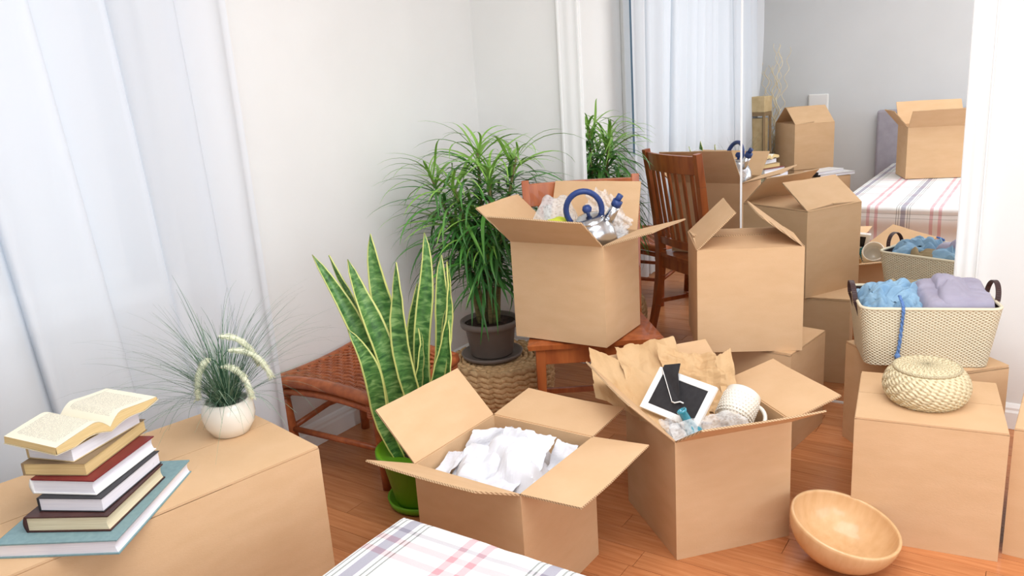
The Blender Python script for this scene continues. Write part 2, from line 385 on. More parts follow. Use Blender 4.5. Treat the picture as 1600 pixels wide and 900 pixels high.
# ------------------------------------------------------------------ room shell
def build_room():
    # floor: planks run along X, each visible plank is its own piece
    fl = sroot('floor')
    MB().box(((XL+XR)/2, (YB+YF)/2+.1, -.03), (XR-XL+.4, YB-YF+.6, .03)).build('subfloor', 'plank', fl)
    rnd = random.Random(3); pw = .083; rest = MB(); cache = {}
    y = YB+.02
    while y > YF-.02:
        x = XL-.02 - rnd.random()*.8
        while x < XR:
            ln = rnd.choice((.45, .6, .75, .9, 1.1)); x1 = min(x+ln, XR+.02); x0 = max(x, XL-.02)
            if x1-x0 > .02:
                vis = y > .85 and x0 < 1.1
                if vis:
                    key = round(x1-x0, 2)
                    if key not in cache:
                        m = MB(); m.box((0, 0, -.008), (key-.0014, pw-.0014, .016)); cache[key] = m.mesh('plank', 'plank')
                    o = bpy.data.objects.new('plank', cache[key]); COL.objects.link(o); o.parent = fl
                    o.location = ((x0+x1)/2, y-pw/2, rnd.uniform(-.0006, 0))
                else:
                    rest.box(((x0+x1)/2, y-pw/2, -.008), (x1-x0-.002, pw-.002, .016))
            x += ln
        y -= pw
    tag(rest.build('plank_field', 'plank', fl), kind='stuff')
    # ceiling
    struct(MB().box(((XL+XR)/2, (YB+YF)/2, ZC+.05), (XR-XL+.4, YB-YF+.4, .1)).build('ceiling', 'ceil'))
    # left wall with the curtained window opening
    wy0, wy1, wz0, wz1 = -.62, 1.50, .80, 2.32
    def wall_with_hole(name, xc, th, m, a0, a1, h0, h1):
        b = MB()
        b.box((xc, (YF+a0)/2-.1, ZC/2), (th, a0-YF+.2, ZC)); b.box((xc, (a1+YB)/2+.1, ZC/2), (th, YB-a1+.2, ZC))
        b.box((xc, (a0+a1)/2, h0/2), (th, a1-a0, h0)); b.box((xc, (a0+a1)/2, (h1+ZC)/2), (th, a1-a0, ZC-h1))
        return struct(b.build(name, m))
    wall_with_hole('wall_left', XL-.08, .16, 'wall', wy0, wy1, wz0, wz1)
    wall_with_hole('wall_right', XR+.08, .16, 'wall', -.85, 2.5, .55, 2.4)
    struct(MB().box(((XL+XR)/2, YB+.10, ZC/2), (XR-XL, .16, ZC)).build('wall_back', 'wall'))
    fx0, fx1, fz0, fz1 = .68, 2.82, .62, 2.38
    b = MB(); b.box(((XL+fx0)/2, YF-.06, ZC/2), (fx0-XL, .12, ZC)); b.box(((fx1+XR)/2, YF-.06, ZC/2), (XR-fx1, .12, ZC))
    b.box(((fx0+fx1)/2, YF-.06, fz0/2), (fx1-fx0, .12, fz0)); b.box(((fx0+fx1)/2, YF-.06, (fz1+ZC)/2), (fx1-fx0, .12, ZC-fz1))
    struct(b.build('wall_front', 'wall_shaded'))
    # window behind the curtain
    w = sroot('window_1', (XL, (wy0+wy1)/2, wz0))
    hy = (wy1-wy0)/2; hz = wz1-wz0
    def wpart(n, boxes, m='trim', bev=.004):
        b = MB()
        for c, d in boxes: b.box(c, d)
        return b.build(n, m, w, bevel=bev)
    wpart('casing', [((.012, hy+.045, hz/2), (.024, .09, hz+.18)), ((.012, -hy-.045, hz/2), (.024, .09, hz+.18)), ((.012, 0, hz+.05), (.024, 2*hy, .1))])
    wpart('window_sill', [((.035, 0, -.02), (.09, 2*hy+.2, .035))])
    wpart('stile', [((-.03, hy-.07, hz/2), (.06, .14, hz))], 'bluestile')
    wpart('stile', [((-.03, -hy+.022, hz/2), (.06, .044, hz))], 'bluestile')
    wpart('rail', [((-.06, 0, .025), (.04, 2*hy-.09, .05)), ((-.06, 0, hz-.025), (.04, 2*hy-.09, .05))])
    wpart('mullion', [((-.06, 0, hz/2), (.04, .07, hz-.1))])
    for s in (-1, 1): wpart('pane', [((-.06, s*hy/2, hz/2), (.006, hy-.12, hz-.1))], 'pane', 0)
    # large unseen window added in the right-hand wall to carry the key light
    w = sroot('added_window_2', (XR, .825, .55)); hy = 1.675; hz = 1.85
    wpart('casing', [((-.012, s*(hy+.045), hz/2), (.024, .09, hz+.18)) for s in (-1, 1)] + [((-.012, 0, hz+.05), (.024, 2*hy, .1)), ((-.03, 0, -.02), (.08, 2*hy+.2, .035))])
    wpart('sash', [((.06, 0, .02), (.04, 2*hy, .04)), ((.06, 0, hz-.02), (.04, 2*hy, .04))] + [((.06, yy, hz/2), (.04, .05, hz-.08)) for yy in (-hy+.025, -.56, .56, hy-.025)])
    for yy in (-1.1, 0, 1.1): wpart('pane', [((.06, yy, hz/2), (.006, 1.0, hz-.08))], 'pane', 0)
    # unseen window added behind the camera to carry the fill light
    w = sroot('added_window_3', (1.75, YF, .62)); hx = 1.07; hz = 1.76
    wpart('casing', [((s*(hx+.045), .012, hz/2), (.09, .024, hz+.18)) for s in (-1, 1)] + [((0, .012, hz+.05), (2*hx, .024, .1)), ((0, .03, -.02), (2*hx+.2, .08, .035))])
    wpart('sash', [((0, -.06, .02), (2*hx, .04, .04)), ((0, -.06, hz-.02), (2*hx, .04, .04))] + [((xx, -.06, hz/2), (.05, .04, hz-.08)) for xx in (-hx+.025, 0, hx-.025)])
    for xx in (-.53, .53): wpart('pane', [((xx, -.06, hz/2), (1.0, .006, hz-.08))], 'pane', 0)
    # baseboards
    def base(name, a, b, nrm):
        a, b = Vector(a), Vector(b); n = Vector(nrm); prof = [(0,0),(.019,0),(.019,.062),(.014,.07),(.014,.079),(.007,.09),(0,.094)]
        m = MB(); vs = []
        for p in (a, b): vs += [p + n*q[0] + V(0,0,q[1]) for q in prof]
        k = len(prof); m.add(vs, [(i, i+1, k+i+1, k+i) for i in range(k-1)] + [tuple(range(k)), tuple(range(2*k-1, k-1, -1))])
        return struct(m.build(name, 'trim'))
    base('baseboard_left', (XL, YF, 0), (XL, YB, 0), (1,0,0))
    base('baseboard_back', (-.195, YB+.02, 0), (XR, YB+.02, 0), (0,-1,0))
    base('baseboard_corner', (XL, YB+.02, 0), (-1.845, YB+.02, 0), (0,-1,0))
    base('baseboard_front', (XL, YF, 0), (XR, YF, 0), (0,1,0))
    # closet casing: fluted trim, proud of the wall
    def casing(name, x0, x1):
        m = MB(); n = 14; vs = []; 
        def prof(t):
            d = .010 + .0018*math.cos(t*math.pi*4) * (1 if .12 < t < .88 else 0) + (.004 if t < .1 or t > .9 else 0)
            return d
        xs = [i/40 for i in range(41)]
        for z in (0, ZC): vs += [V(x0+(x1-x0)*t, YB+.02-prof(t)-.02, z) for t in xs]
        k = len(xs); m.add(vs, [(i, i+1, k+i+1, k+i) for i in range(k-1)])
        for xx in (x0, x1):
            m.add([V(xx, YB+.02, 0), V(xx, YB-.014, 0), V(xx, YB-.014, ZC), V(xx, YB+.02, ZC)], [(0,1,2,3)])
        return struct(m.build(name, 'trim'))
    casing('trim_1', -1.845, -1.742); casing('trim_2', -.258, -.187)
    # two sliding mirror doors
    def mirror(name, x0, x1, y):
        d = sroot(name, ((x0+x1)/2, y, 0)); w = (x1-x0)/2
        MB().box((0, .004, 1.274), (2*w-.008, .006, 2.532)).build('mirror', 'mirror', d)
        b = MB()
        for s in (-1, 1): b.box((s*(w-.0025), .002, 1.29), (.005, .012, 2.52))
        b.build('side_rail', 'trim', d); MB().box((0, .002, .0035), (2*w, .012, .007)).build('bottom_rail', 'trim', d)
        return d
    mirror('door_1', -1.742, -1.03, YB); mirror('door_2', -1.036, -.256, YB-.006)
build_room()

# ------------------------------------------------------------------ sheer curtain
def build_curtain():
    c = thing('sheer_curtain', 'white sheer floor-length curtain hanging in folds over the window', 'curtain', (XL+.15, .5, 0))
    rnd = random.Random(5)
    y0, y1, ztop = 1.222, -1.27, 2.48
    waves = [(rnd.uniform(18, 62), rnd.uniform(0, 6.3), rnd.uniform(.4, 1)) for _ in range(6)]
    def fn(u, v):
        z = .02 + v*ztop
        yy = y0 + (y1-y0)*u
        ph = yy + .16*(v-.4)*math.sin(yy*2.2+.5)
        a = sum(w*math.sin(k*ph+p) for k, p, w in waves)/3.2
        a = math.copysign(abs(a)**.7, a)
        return (.030*a*(1.1-.3*v) + .024*math.cos(34*ph + .8*math.sin(5*yy)), yy + .048*math.sin(34*ph + .8*math.sin(5*yy))*min(1, u*14, (1-u)*14), z)
    MB().grid(fn, 420, 14).build('drape', 'sheer', c, smooth=True)
    r = MB(); r.tube([(0, y0+.12, ztop+.04), (0, y1+.1, ztop+.04)], .012, 10); r.build('rod', 'trim', c)
    for yy in (1.1, -1.05): MB().box((-.075, yy, ztop+.04), (.155, .02, .02)).build('rod_bracket', 'trim', c)
build_curtain()

# ------------------------------------------------------------------ cardboard boxes
def cbox(label, x, y, yaw, w, d, h, z0=0, flaps=None, closed=False, group=None, seam='x', flap_len=.18, bulge=0.0):
    """carton whose near-left base corner is at (x, y); root at the base centre"""
    u = V(math.cos(yaw), math.sin(yaw), 0); v = V(-math.sin(yaw), math.cos(yaw), 0)
    c = V(x, y, z0) + u*w/2 + v*d/2
    t = thing('cardboard_box', label, 'box', c, yaw, group or 'moving boxes')
    th = .005
    b = MB()
    def panel(p0, p1, n):            # vertical wall panel from p0 to p1 with outward normal n, slight bulge
        p0, p1, n = Vector(p0), Vector(p1), Vector(n); nu, nv = 6, 6
        for k, off in enumerate((0, -th)):
            def fn(s, r, off=off): return p0.lerp(p1, s) + V(0, 0, h*r) + n*(off + bulge*math.sin(math.pi*s)*math.sin(math.pi*r))
            b.grid(fn, nu, nv)
        b.add([p0+V(0,0,h), p1+V(0,0,h), p1+V(0,0,h)-n*th, p0+V(0,0,h)-n*th], [(0,1,2,3)], 0)
    X, Y = w/2, d/2
    panel((-X,-Y,0), (X,-Y,0), (0,-1,0)); panel((X,-Y,0), (X,Y,0), (1,0,0)); panel((X,Y,0), (-X,Y,0), (0,1,0)); panel((-X,Y,0), (-X,-Y,0), (-1,0,0))
    b.box((0,0,.003), (w-.002, d-.002, .006))
    b.build('body', 'card', t)
    sides = {'front': (V(-X,-Y,h), V(X,-Y,h), V(0,-1,0)), 'right': (V(X,-Y,h), V(X,Y,h), V(1,0,0)),
             'back': (V(X,Y,h), V(-X,Y,h), V(0,1,0)), 'left': (V(-X,Y,h), V(-X,-Y,h), V(-1,0,0))}
    if closed:
        flaps = {}
        a, bb = (('left', 'right'), ('front', 'back')) if seam == 'x' else (('front', 'back'), ('left', 'right'))
        for s in a: flaps[s] = (180, min((w if seam == 'x' else d)/2-.001, d/2), -.001)
        for s in bb: flaps[s] = (179.2, (d if seam == 'x' else w)/2-.0012, .0045)
    for s, spec in flaps.items():
        el, ln = spec[0], spec[1]; lift = spec[2] if len(spec) > 2 else 0; skew = spec[3] if len(spec) > 3 else 0
        A, B, out = sides[s]; e = R(el); dirn = math.cos(e)*out + math.sin(e)*V(0,0,1); nrm = (B-A).normalized().cross(dirn).normalized()
        A = A + V(0,0,lift); B = B + V(0,0,lift); al = (B-A).normalized()
        ins = .002; A2, B2 = A+al*ins, B-al*ins; m = MB(); nu = 5
        top = []; bot = []
        rr = random.Random(hash((round(x*100), s)) & 255)
        wob = [rr.uniform(-.0015, .0015) for _ in range(nu+1)]
        for i in range(nu+1):
            f = i/nu
            base = A2.lerp(B2, f); tip = base + dirn*(ln + (wob[i] if not closed else 0)) + al*skew
            for p, dst in ((base, 0), (tip, 1)):
                top.append(p + nrm*th/2 + nrm*(0 if closed else .004*dst*math.sin(f*3+x*9))); bot.append(p - nrm*th/2 + nrm*(0 if closed else .004*dst*math.sin(f*3+x*9)))
        k = len(top); vs = top + bot
        fs = []; 
        for i in range(nu): fs.append((2*i, 2*i+2, 2*i+3, 2*i+1)); fs.append((k+2*i, k+2*i+1, k+2*i+3, k+2*i+2))
        m.add(vs, fs, 0)
        ed = [(2*i+1, 2*i+3, k+2*i+3, k+2*i+1) for i in range(nu)] + [(0, 1, k+1, k), (2*nu, k+2*nu, k+2*nu+1, 2*nu+1)] + [(2*i, k+2*i, k+2*i+2, 2*i+2) for i in range(nu)]
        b0 = len(m.f)
        for q_, f_ in enumerate(ed): m.f.append(list(f_)); m.mi.append(0 if closed or q_ > nu+1 else 1)
        m.build('flap', ['card', 'edge'], t)
    return t
H_E, Z_SEAT = .363, .430
cbox('open cardboard box stuffed with white tissue paper, all four flaps folded out', -1.349, 1.45, -.026, .345, .361, .369,
     flaps={'left': (46,.18), 'back': (4,.19), 'right': (4,.17), 'front': (28,.19)})
cbox('open cardboard box holding kraft paper and a picture frame beside the wooden bowl', -.787, 1.878, .836, .357, .353, .364,
     flaps={'left': (46,.18), 'front': (32,.18), 'right': (16,.165), 'back': (28,.175)}, bulge=.004)
cbox('open cardboard box with a steel kettle inside, standing on the wooden chair', -1.577, 2.31, .02, .364, .283, .354, Z_SEAT+.004,
     flaps={'front': (38,.175), 'left': (40,.18), 'right': (16,.185), 'back': (60,.185,0,.02)})
cbox('cardboard box with flaps leaning inward, upper one of the stack before the mirror', -.98, 2.554, .465, .353, .334, .365, H_E+.008,
     flaps={'left': (136,.18), 'right': (142,.175), 'front': (176,.172), 'back': (176,.160,.004)})
cbox('closed cardboard box under the half-open one, lower of the stack before the mirror', -.688, 2.661, 1.43, .306, .37, H_E, closed=True)
cbox('closed cardboard box carrying the round lidded basket, behind the wooden bowl', -.397, 2.215, .14, .37, .363, .369, closed=True, bulge=.004)
cbox('closed cardboard box turned cornerwise beneath the basket of clothes', -.287, 2.604, .772, .319, .385, .360, closed=True, seam='y')
cbox('closed cardboard box cut off by the right edge of the picture', -.023, 2.315, -.039, .37, .37, .367, closed=True)
cbox('large closed cardboard box carrying the stacked books and potted grass', -1.5988, .4369, R(79.05), .80, .455, .495, closed=True, bulge=.006)
# boxes that only the mirror shows
def boxc(label, cx, cy, yaw, w, d, h, z0, **kw):
    u = V(math.cos(yaw), math.sin(yaw), 0); v = V(-math.sin(yaw), math.cos(yaw), 0)
    p = V(cx, cy, 0) - u*w/2 - v*d/2
    return cbox(label, p.x, p.y, yaw, w, d, h, z0, **kw)
yJ = math.atan2(-.835, .55)
boxc('long closed cardboard box under the white booklets, seen in the mirror', -1.48-.83*.18, -.01-.555*.18, yJ, .65, .36, .435, 0, closed=True)
yH = math.atan2(-.24, .26)
boxc('closed cardboard box under the gable-topped box, seen in the mirror', -1.77, -.735, yH, .34, .33, .435, 0, closed=True)
boxc('gable-topped cardboard box with two flaps meeting in a ridge, in the mirror', -1.77, -.735, yH, .35, .34, .37, .443,
     flaps={'back': (140,.205), 'front': (140,.205), 'left': (176,.17), 'right': (178,.17)})
boxc('open cardboard box standing on the plaid bed, seen in the mirror', -.872+.225*.93+.15*-.36, .005-.225*.36-.15*.93, R(-21), .45, .30, .365, .452,
     flaps={'left': (50,.15), 'back': (52,.15), 'front': (55,.19), 'right': (50,.15)})

# ------------------------------------------------------------------ wooden chair under the kettle box
def build_chair():
    yaw = R(33.2); r = V(math.cos(yaw), math.sin(yaw), 0); k = V(-math.sin(yaw), math.cos(yaw), 0)
    o = V(-1.29, 2.382, 0)
    t = thing('dining_chair', 'red-brown wooden slat-back chair holding the kettle box', 'chair', o, yaw)
    # local: x right, y back, origin at the seat's front middle
    zs = Z_SEAT
    def seat(u, v):  # trapezoid, saddle
        w = .485*(1-v) + .41*v; x = (u-.5)*w; y = -.005 + v*.385
        return x, y
    m = MB(); nu, nv = 10, 10
    def top(u, v):
        x, y = seat(u, v); e = min(u, 1-u, v, 1-v)
        return (x, y, zs - (.006 if e < .01 else 0))
    def bot(u, v):
        x, y = seat(u, v); return (x*.985, y*.985+.003, zs-.024)
    m.grid(top, nu, nv); m.grid(bot, nu, nv)
    ring = [(i/nu, 0) for i in range(nu)] + [(1, j/nv) for j in range(nv)] + [(1-i/nu, 1) for i in range(nu)] + [(0, 1-j/nv) for j in range(nv)]
    vs = [Vector(top(*q)) for q in ring] + [Vector(bot(*q)) for q in ring]; n = len(ring)
    m.add(vs, [(i, (i+1) % n, n+(i+1) % n, n+i) for i in range(n)]); m.build('seat', 'chairwood', t, bevel=0, weld=True)
    for s in (-1, 1):
        MB().beam((s*.196, .028, zs-.022), (s*.2, .022, 0), .036, .036, up=(0,1,0), w2=.026, d2=.026).build('leg', 'chairwood', t, bevel=.003)
    # back posts: curved, continue as the back legs
    for s in (-1, 1):
        m = MB(); pts = [(s*.20, .425, 0), (s*.198, .392, .14), (s*.196, .368, .30), (s*.195, .362, .44), (s*.20, .375, .6), (s*.208, .402, .8), (s*.213, .427, .955)]
        ww = [.028, .032, .036, .038, .034, .031, .029]
        for a in range(len(pts)-1): m.beam(pts[a], pts[a+1], ww[a], ww[a]*1.15, up=(0,1,0), w2=ww[a+1], d2=ww[a+1]*1.15)
        m.build('leg', 'chairwood', t, bevel=.002)
    # crest rail, concave towards the sitter
    def rail(name, z0, z1, dep, y, half):
        m = MB(); n = 10; vs = []
        for i in range(n+1):
            f = i/n*2-1; x = f*half; yy = y + dep*(1-f*f)
            yl = (z1-z0)*.13
            vs += [V(x, yy-.01, z0), V(x, yy+.01, z0), V(x, yy+.01+yl, z1), V(x, yy-.01+yl, z1)]
        fs = []
        for i in range(n):
            a, b = 4*i, 4*i+4
            for j in range(4): fs.append((a+j, a+(j+1) % 4, b+(j+1) % 4, b+j))
        fs += [(0,3,2,1), (4*n, 4*n+1, 4*n+2, 4*n+3)]
        m.add(vs, fs); m.build(name, 'chairwood', t, bevel=.003)
    rail('crest_rail', .855, .942, .028, .410, .205)
    rail('lower_rail', .475, .515, .02, .362, .19)
    for i in range(7):
        f = (i-3)/3.6; d0 = .362+.02*(1-f*f); d1 = .412+.028*(1-f*f)
        MB().beam((f*.185, d0, .51), (f*.19, d1, .86), .022, .009, up=(0,1,0)).build('slat', 'chairwood', t, bevel=.002)
    MB().box((0, .022, zs-.055), (.37, .018, .058)).build('apron', 'chairwood', t, bevel=.002)
    MB().box((0, .36, zs-.055), (.36, .018, .058)).build('apron', 'chairwood', t, bevel=.002)
    for s in (-1, 1):
        MB().beam((s*.2, .03, zs-.055), (s*.196, .355, zs-.055), .018, .058).build('apron', 'chairwood', t, bevel=.002)
        MB().beam((s*.2, .025, .16), (s*.198, .385, .16), .014, .022).build('stretcher', 'chairwood', t, bevel=.002)
    MB().beam((-.198, .2, .17), (.198, .2, .17), .014, .022).build('stretcher', 'chairwood', t, bevel=.002)
build_chair()

# ------------------------------------------------------------------ rattan stool
def build_stool():
    t = thing('rattan_stool', 'low red-brown rattan stool with woven cane seat by the wall', 'stool', (-2.035, 1.985, 0), R(2))
    X, Y, zs = .245, .225, .345
    def sag(y): return -.035*math.cos(y/Y*math.pi/2)+.012*0
    legs = {}
    for sx in (-1, 1):
        for sy in (-1, 1):
            p0 = V(sx*(X-.02), sy*(Y-.02), zs-.02); p1 = V(sx*(X-.035), sy*(Y-.045), 0)
            MB().tube([p0, p0.lerp(p1, .3), p0.lerp(p1, .7), p1], lambda f: .023-.006*f, 12).build('leg', 'rattan', t, smooth=True)
            legs[sx, sy] = p0.lerp(p1, .52)
            m = MB()
            for i in range(8): m.tube([(sx*(X-.02)+.03*math.cos(a), sy*(Y-.02)+.03*math.sin(a), zs-.055+i*.009) for a in [q*math.pi/6 for q in range(12)]], .0055, 6, closed=True)
            m.build('cane_binding', 'rattan', t, smooth=True)
    for sy in (-1, 1):
        # arched end rails (convex) along x
        MB().tube([(X*f, sy*Y, zs + .022*(1-f*f)) for f in [i/8-1 for i in range(17)]], .022, 10).build('seat_rail', 'rattan', t, smooth=True)
        MB().tube([(X*.95*f, sy*(Y-.006), zs - .038 + .02*(1-f*f)) for f in [i/8-1 for i in range(17)]], .013, 8).build('under_rail', 'rattan', t, smooth=True)
        a, b = legs[-1, sy], legs[1, sy]; MB().tube([a, b], .011, 8).build('stretcher', 'rattan', t, smooth=True)
    for sx in (-1, 1):
        MB().tube([(sx*X, Y*f, zs - .012*(1-f*f)) for f in [i/8-1 for i in range(17)]], .021, 10).build('seat_rail', 'rattan', t, smooth=True)
        a, b = legs[sx, -1], legs[sx, 1]; MB().tube([a, (a+b)/2+V(0,0,.02), b], .011, 8).build('stretcher', 'rattan', t, smooth=True)
    # woven cane: strands over and under
    m = MB(); nx, ny = 17, 15
    def surf(x, y): return zs + .018*(1-(x/X)**2) - .012*(1-(y/Y)**2) + .008
    for j in range(ny):
        y = -Y+.03 + (2*Y-.06)*j/(ny-1)
        pts = [(x, y, surf(x, y) + (.0035 if (i+j) % 2 else -.0035)) for i, x in enumerate([-X+.01+(2*X-.02)*q/(nx+1) for q in range(nx+2)])]
        m.tube(pts, .0066, 6)
    for i in range(nx):
        x = -X+.03 + (2*X-.06)*i/(nx-1)
        for off in (-.004, .004):
            pts = [(x+off, y, surf(x, y) + (-.004 if (i+j) % 2 else .004)) for j, y in enumerate([-Y+.01+(2*Y-.02)*q/(ny+1) for q in range(ny+2)])]
            m.tube(pts, .0036, 5)
    m.build('woven_seat', 'rattan', t, smooth=True)
build_stool()

# ------------------------------------------------------------------ leaves helper
def strap(m, pts, widths, up=V(0,0,1), cup=.15, mi=0):
    """leaf blade along pts, three verts across with uv"""
    k = len(pts); vs = []; uvs = []
    for i, p in enumerate(pts):
        a = pts[max(0, i-1)]; b = pts[min(k-1, i+1)]; t = (b-a).normalized()
        r = t.cross(up)
        if r.length < 1e-3: r = V(1,0,0)
        r.normalize(); n = r.cross(t); w = widths[i]
        for s in (-1, -.5, 0, .5, 1) if cup > .3 else (-1, 0, 1):
            vs.append(p + r*s*w/2 + n*(abs(s)*cup*w/2)); uvs.append(((s+1)/2, i/(k-1)))
    c = 5 if cup > .3 else 3
    fs = [(i*c+j, i*c+j+1, (i+1)*c+j+1, (i+1)*c+j) for i in range(k-1) for j in range(c-1)]
    m.add(vs, fs, mi, uvs)

# ------------------------------------------------------------------ woven pouf with dracaena
def build_pouf():
    ZP = .18
    t = thing('woven_pouf', 'round braided water-hyacinth pouf under the tall dracaena pot', 'pouf', (-1.935, 2.70, 0))
    def lobe_ring(m, rad, z, n, rr, slant, ph):
        for i in range(n):
            a0 = 2*math.pi*(i+ph)/n; da = 2*math.pi/n*.95
            pts = []
            for q in range(5):
                f = q/4-.5; a = a0+f*da*1.25
                pts.append(V((rad)*math.cos(a), (rad)*math.sin(a), z+slant*f))
            m.tube(pts, lambda f: rr*(.35+.65*math.sin(math.pi*min(max(f, .06), .94))), 6)
    rows = 8
    for k in range(rows):
        z = .014 + (ZP-.03)*k/(rows-1); f = (z/ZP)*2-1
        rad = .188 + .03*math.sqrt(max(0, 1-f*f*.9))
        m = MB(); lobe_ring(m, rad, z, 27, .0155, .022, 0); lobe_ring(m, rad+.003, z, 27, .0145, -.022, .5)
        m.build('braid_coil', 'jute', t, smooth=True)
    for rad in (.185, .16, .135, .11, .085):
        m = MB(); n = int(rad*170); lobe_ring(m, rad, ZP-.012, n, .014, 0, .2); m.build('braid_coil', 'jute', t, smooth=True)
    MB().lathe([(.01, .006), (.19, .006), (.205, .05), (.205, ZP-.05), (.185, ZP-.02), (.001, ZP-.012)], 32).build('core', 'jute', t, smooth=True)
    # dracaena
    d = thing('potted_dracaena', 'tall bushy dracaena with narrow leaves in a taupe pot on the pouf', 'plant', (-1.960, 2.675, ZP+.002))
    MB().lathe([(.001,.0), (.115,.0), (.128,.006), (.134,.022), (.128,.022), (.12,.012), (.001,.010)], 44).build('saucer', 'pot_grey', d, smooth=True)
    MB().lathe([(.001,.013), (.088,.013), (.092,.02), (.108,.135), (.112,.138), (.124,.142), (.128,.150), (.128,.166), (.122,.170), (.114,.166), (.110,.150), (.001,.145)], 44).build('pot', 'pot_grey', d, smooth=True)
    MB().grid(lambda u, v: (.112*u*math.cos(v*6.2832), .112*u*math.sin(v*6.2832), .152+.006*noise.noise(V(u*9, v*20, 1))), 8, 30).build('soil', 'soil', d, smooth=True)
    rnd = random.Random(12)
    # leaf variants: arching straps in local x-z plane
    var = []
    for q in range(10):
        ln = rnd.uniform(.27, .40); rise = rnd.uniform(.3, .75); drop = rnd.uniform(.9, 1.9); w = rnd.uniform(.013, .019)
        pts = []; n = 9; x = z = 0; ang = math.atan2(rise, 1)+.25
        for i in range(n+1):
            pts.append(V(x, .012*math.sin(i*.5+q), z)); a = ang - drop*(i/n)**1.1*1.2
            x += ln/n*math.cos(a); z += ln/n*math.sin(a)
        wd = [w*(.55+.45*math.sin(min(1, i/n*2.2)*math.pi/2))*(1-(i/n)**2.4)+.0008 for i in range(n+1)]
        m = MB(); strap(m, pts, wd, V(0,0,1), .28); 
        var.append([m.mesh('leaf', mm, True) for mm in ('palmleaf_light', 'palmleaf', 'palmleaf_dark')])
    # canes: (tip x, tip y, tip z)
    rt = V(math.cos(R(34)), math.sin(R(34)), 0); bk = V(-math.sin(R(34)), math.cos(R(34)), 0)
    canes = [(-.20, .0, .85), (-.10, -.06, .80), (0, .03, .94), (.05, -.05, .86), (.16, .0, .90), (-.04, .05, .70), (.09, -.08, .64), (-.12, -.02, .62), (.02, -.09, .52)]
    more = [MB(), MB(), MB()]
    for ci, (a, b, h) in enumerate(canes):
        base = rt*a*.22 + bk*b*.25 + V(0,0,.15); tip = rt*a + bk*b + V(0,0,h-.05)
        mid = base.lerp(tip, .5) + rt*(-a*.25)
        pts = [base*(1-f)**2 + mid*2*f*(1-f) + tip*f*f for f in [i/10 for i in range(11)]]
        MB().tube(pts, lambda f: .011-.006*f, 7).build('cane', 'stem', d, smooth=True)
        for layer in (0, 1):
            nl = 33 if layer == 0 else 30
            for i in range(nl):
                f = (i+.5*layer)/nl; st = .50+.50*f**.8
                p = base*(1-st)**2 + mid*2*st*(1-st) + tip*st*st
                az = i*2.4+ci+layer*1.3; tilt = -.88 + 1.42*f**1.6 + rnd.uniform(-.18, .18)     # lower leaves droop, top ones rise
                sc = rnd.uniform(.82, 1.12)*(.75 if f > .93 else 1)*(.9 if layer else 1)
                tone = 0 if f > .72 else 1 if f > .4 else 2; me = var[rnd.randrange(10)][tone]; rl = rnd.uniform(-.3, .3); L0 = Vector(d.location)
                for attempt in range(14):      # turn or shorten a leaf that would cross a wall, the carton or the chair back
                    q = Euler((0, 0, az), 'XYZ').to_quaternion() @ Euler((rl, -tilt*.8, 0), 'XYZ').to_quaternion()
                    bad = False
                    for v in me.vertices:
                        w_ = L0 + p + q @ (v.co*sc)
                        if w_.x < XL+.012 or w_.y > YB-.03 or (w_.x > -1.75 and 2.27 < w_.y < 2.75 and .40 < w_.z < .97 and w_.x - -1.75 > .16*max(0, (.80-w_.z)/.4)): bad = True; break
                    if not bad: break
                    az += .55; sc *= .96
                if bad: continue
                if layer == 0:
                    o = bpy.data.objects.new('leaf', me); COL.objects.link(o); o.parent = d
                    o.location = p; o.rotation_mode = 'QUATERNION'; o.rotation_quaternion = q; o.scale = (sc,)*3
                else:
                    more[tone].add([p + q @ (v.co*sc) for v in me.vertices], [tuple(pp.vertices) for pp in me.polygons])
    for tone, mm in enumerate(('palmleaf_light', 'palmleaf', 'palmleaf_dark')):
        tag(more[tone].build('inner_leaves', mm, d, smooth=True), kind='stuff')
build_pouf()

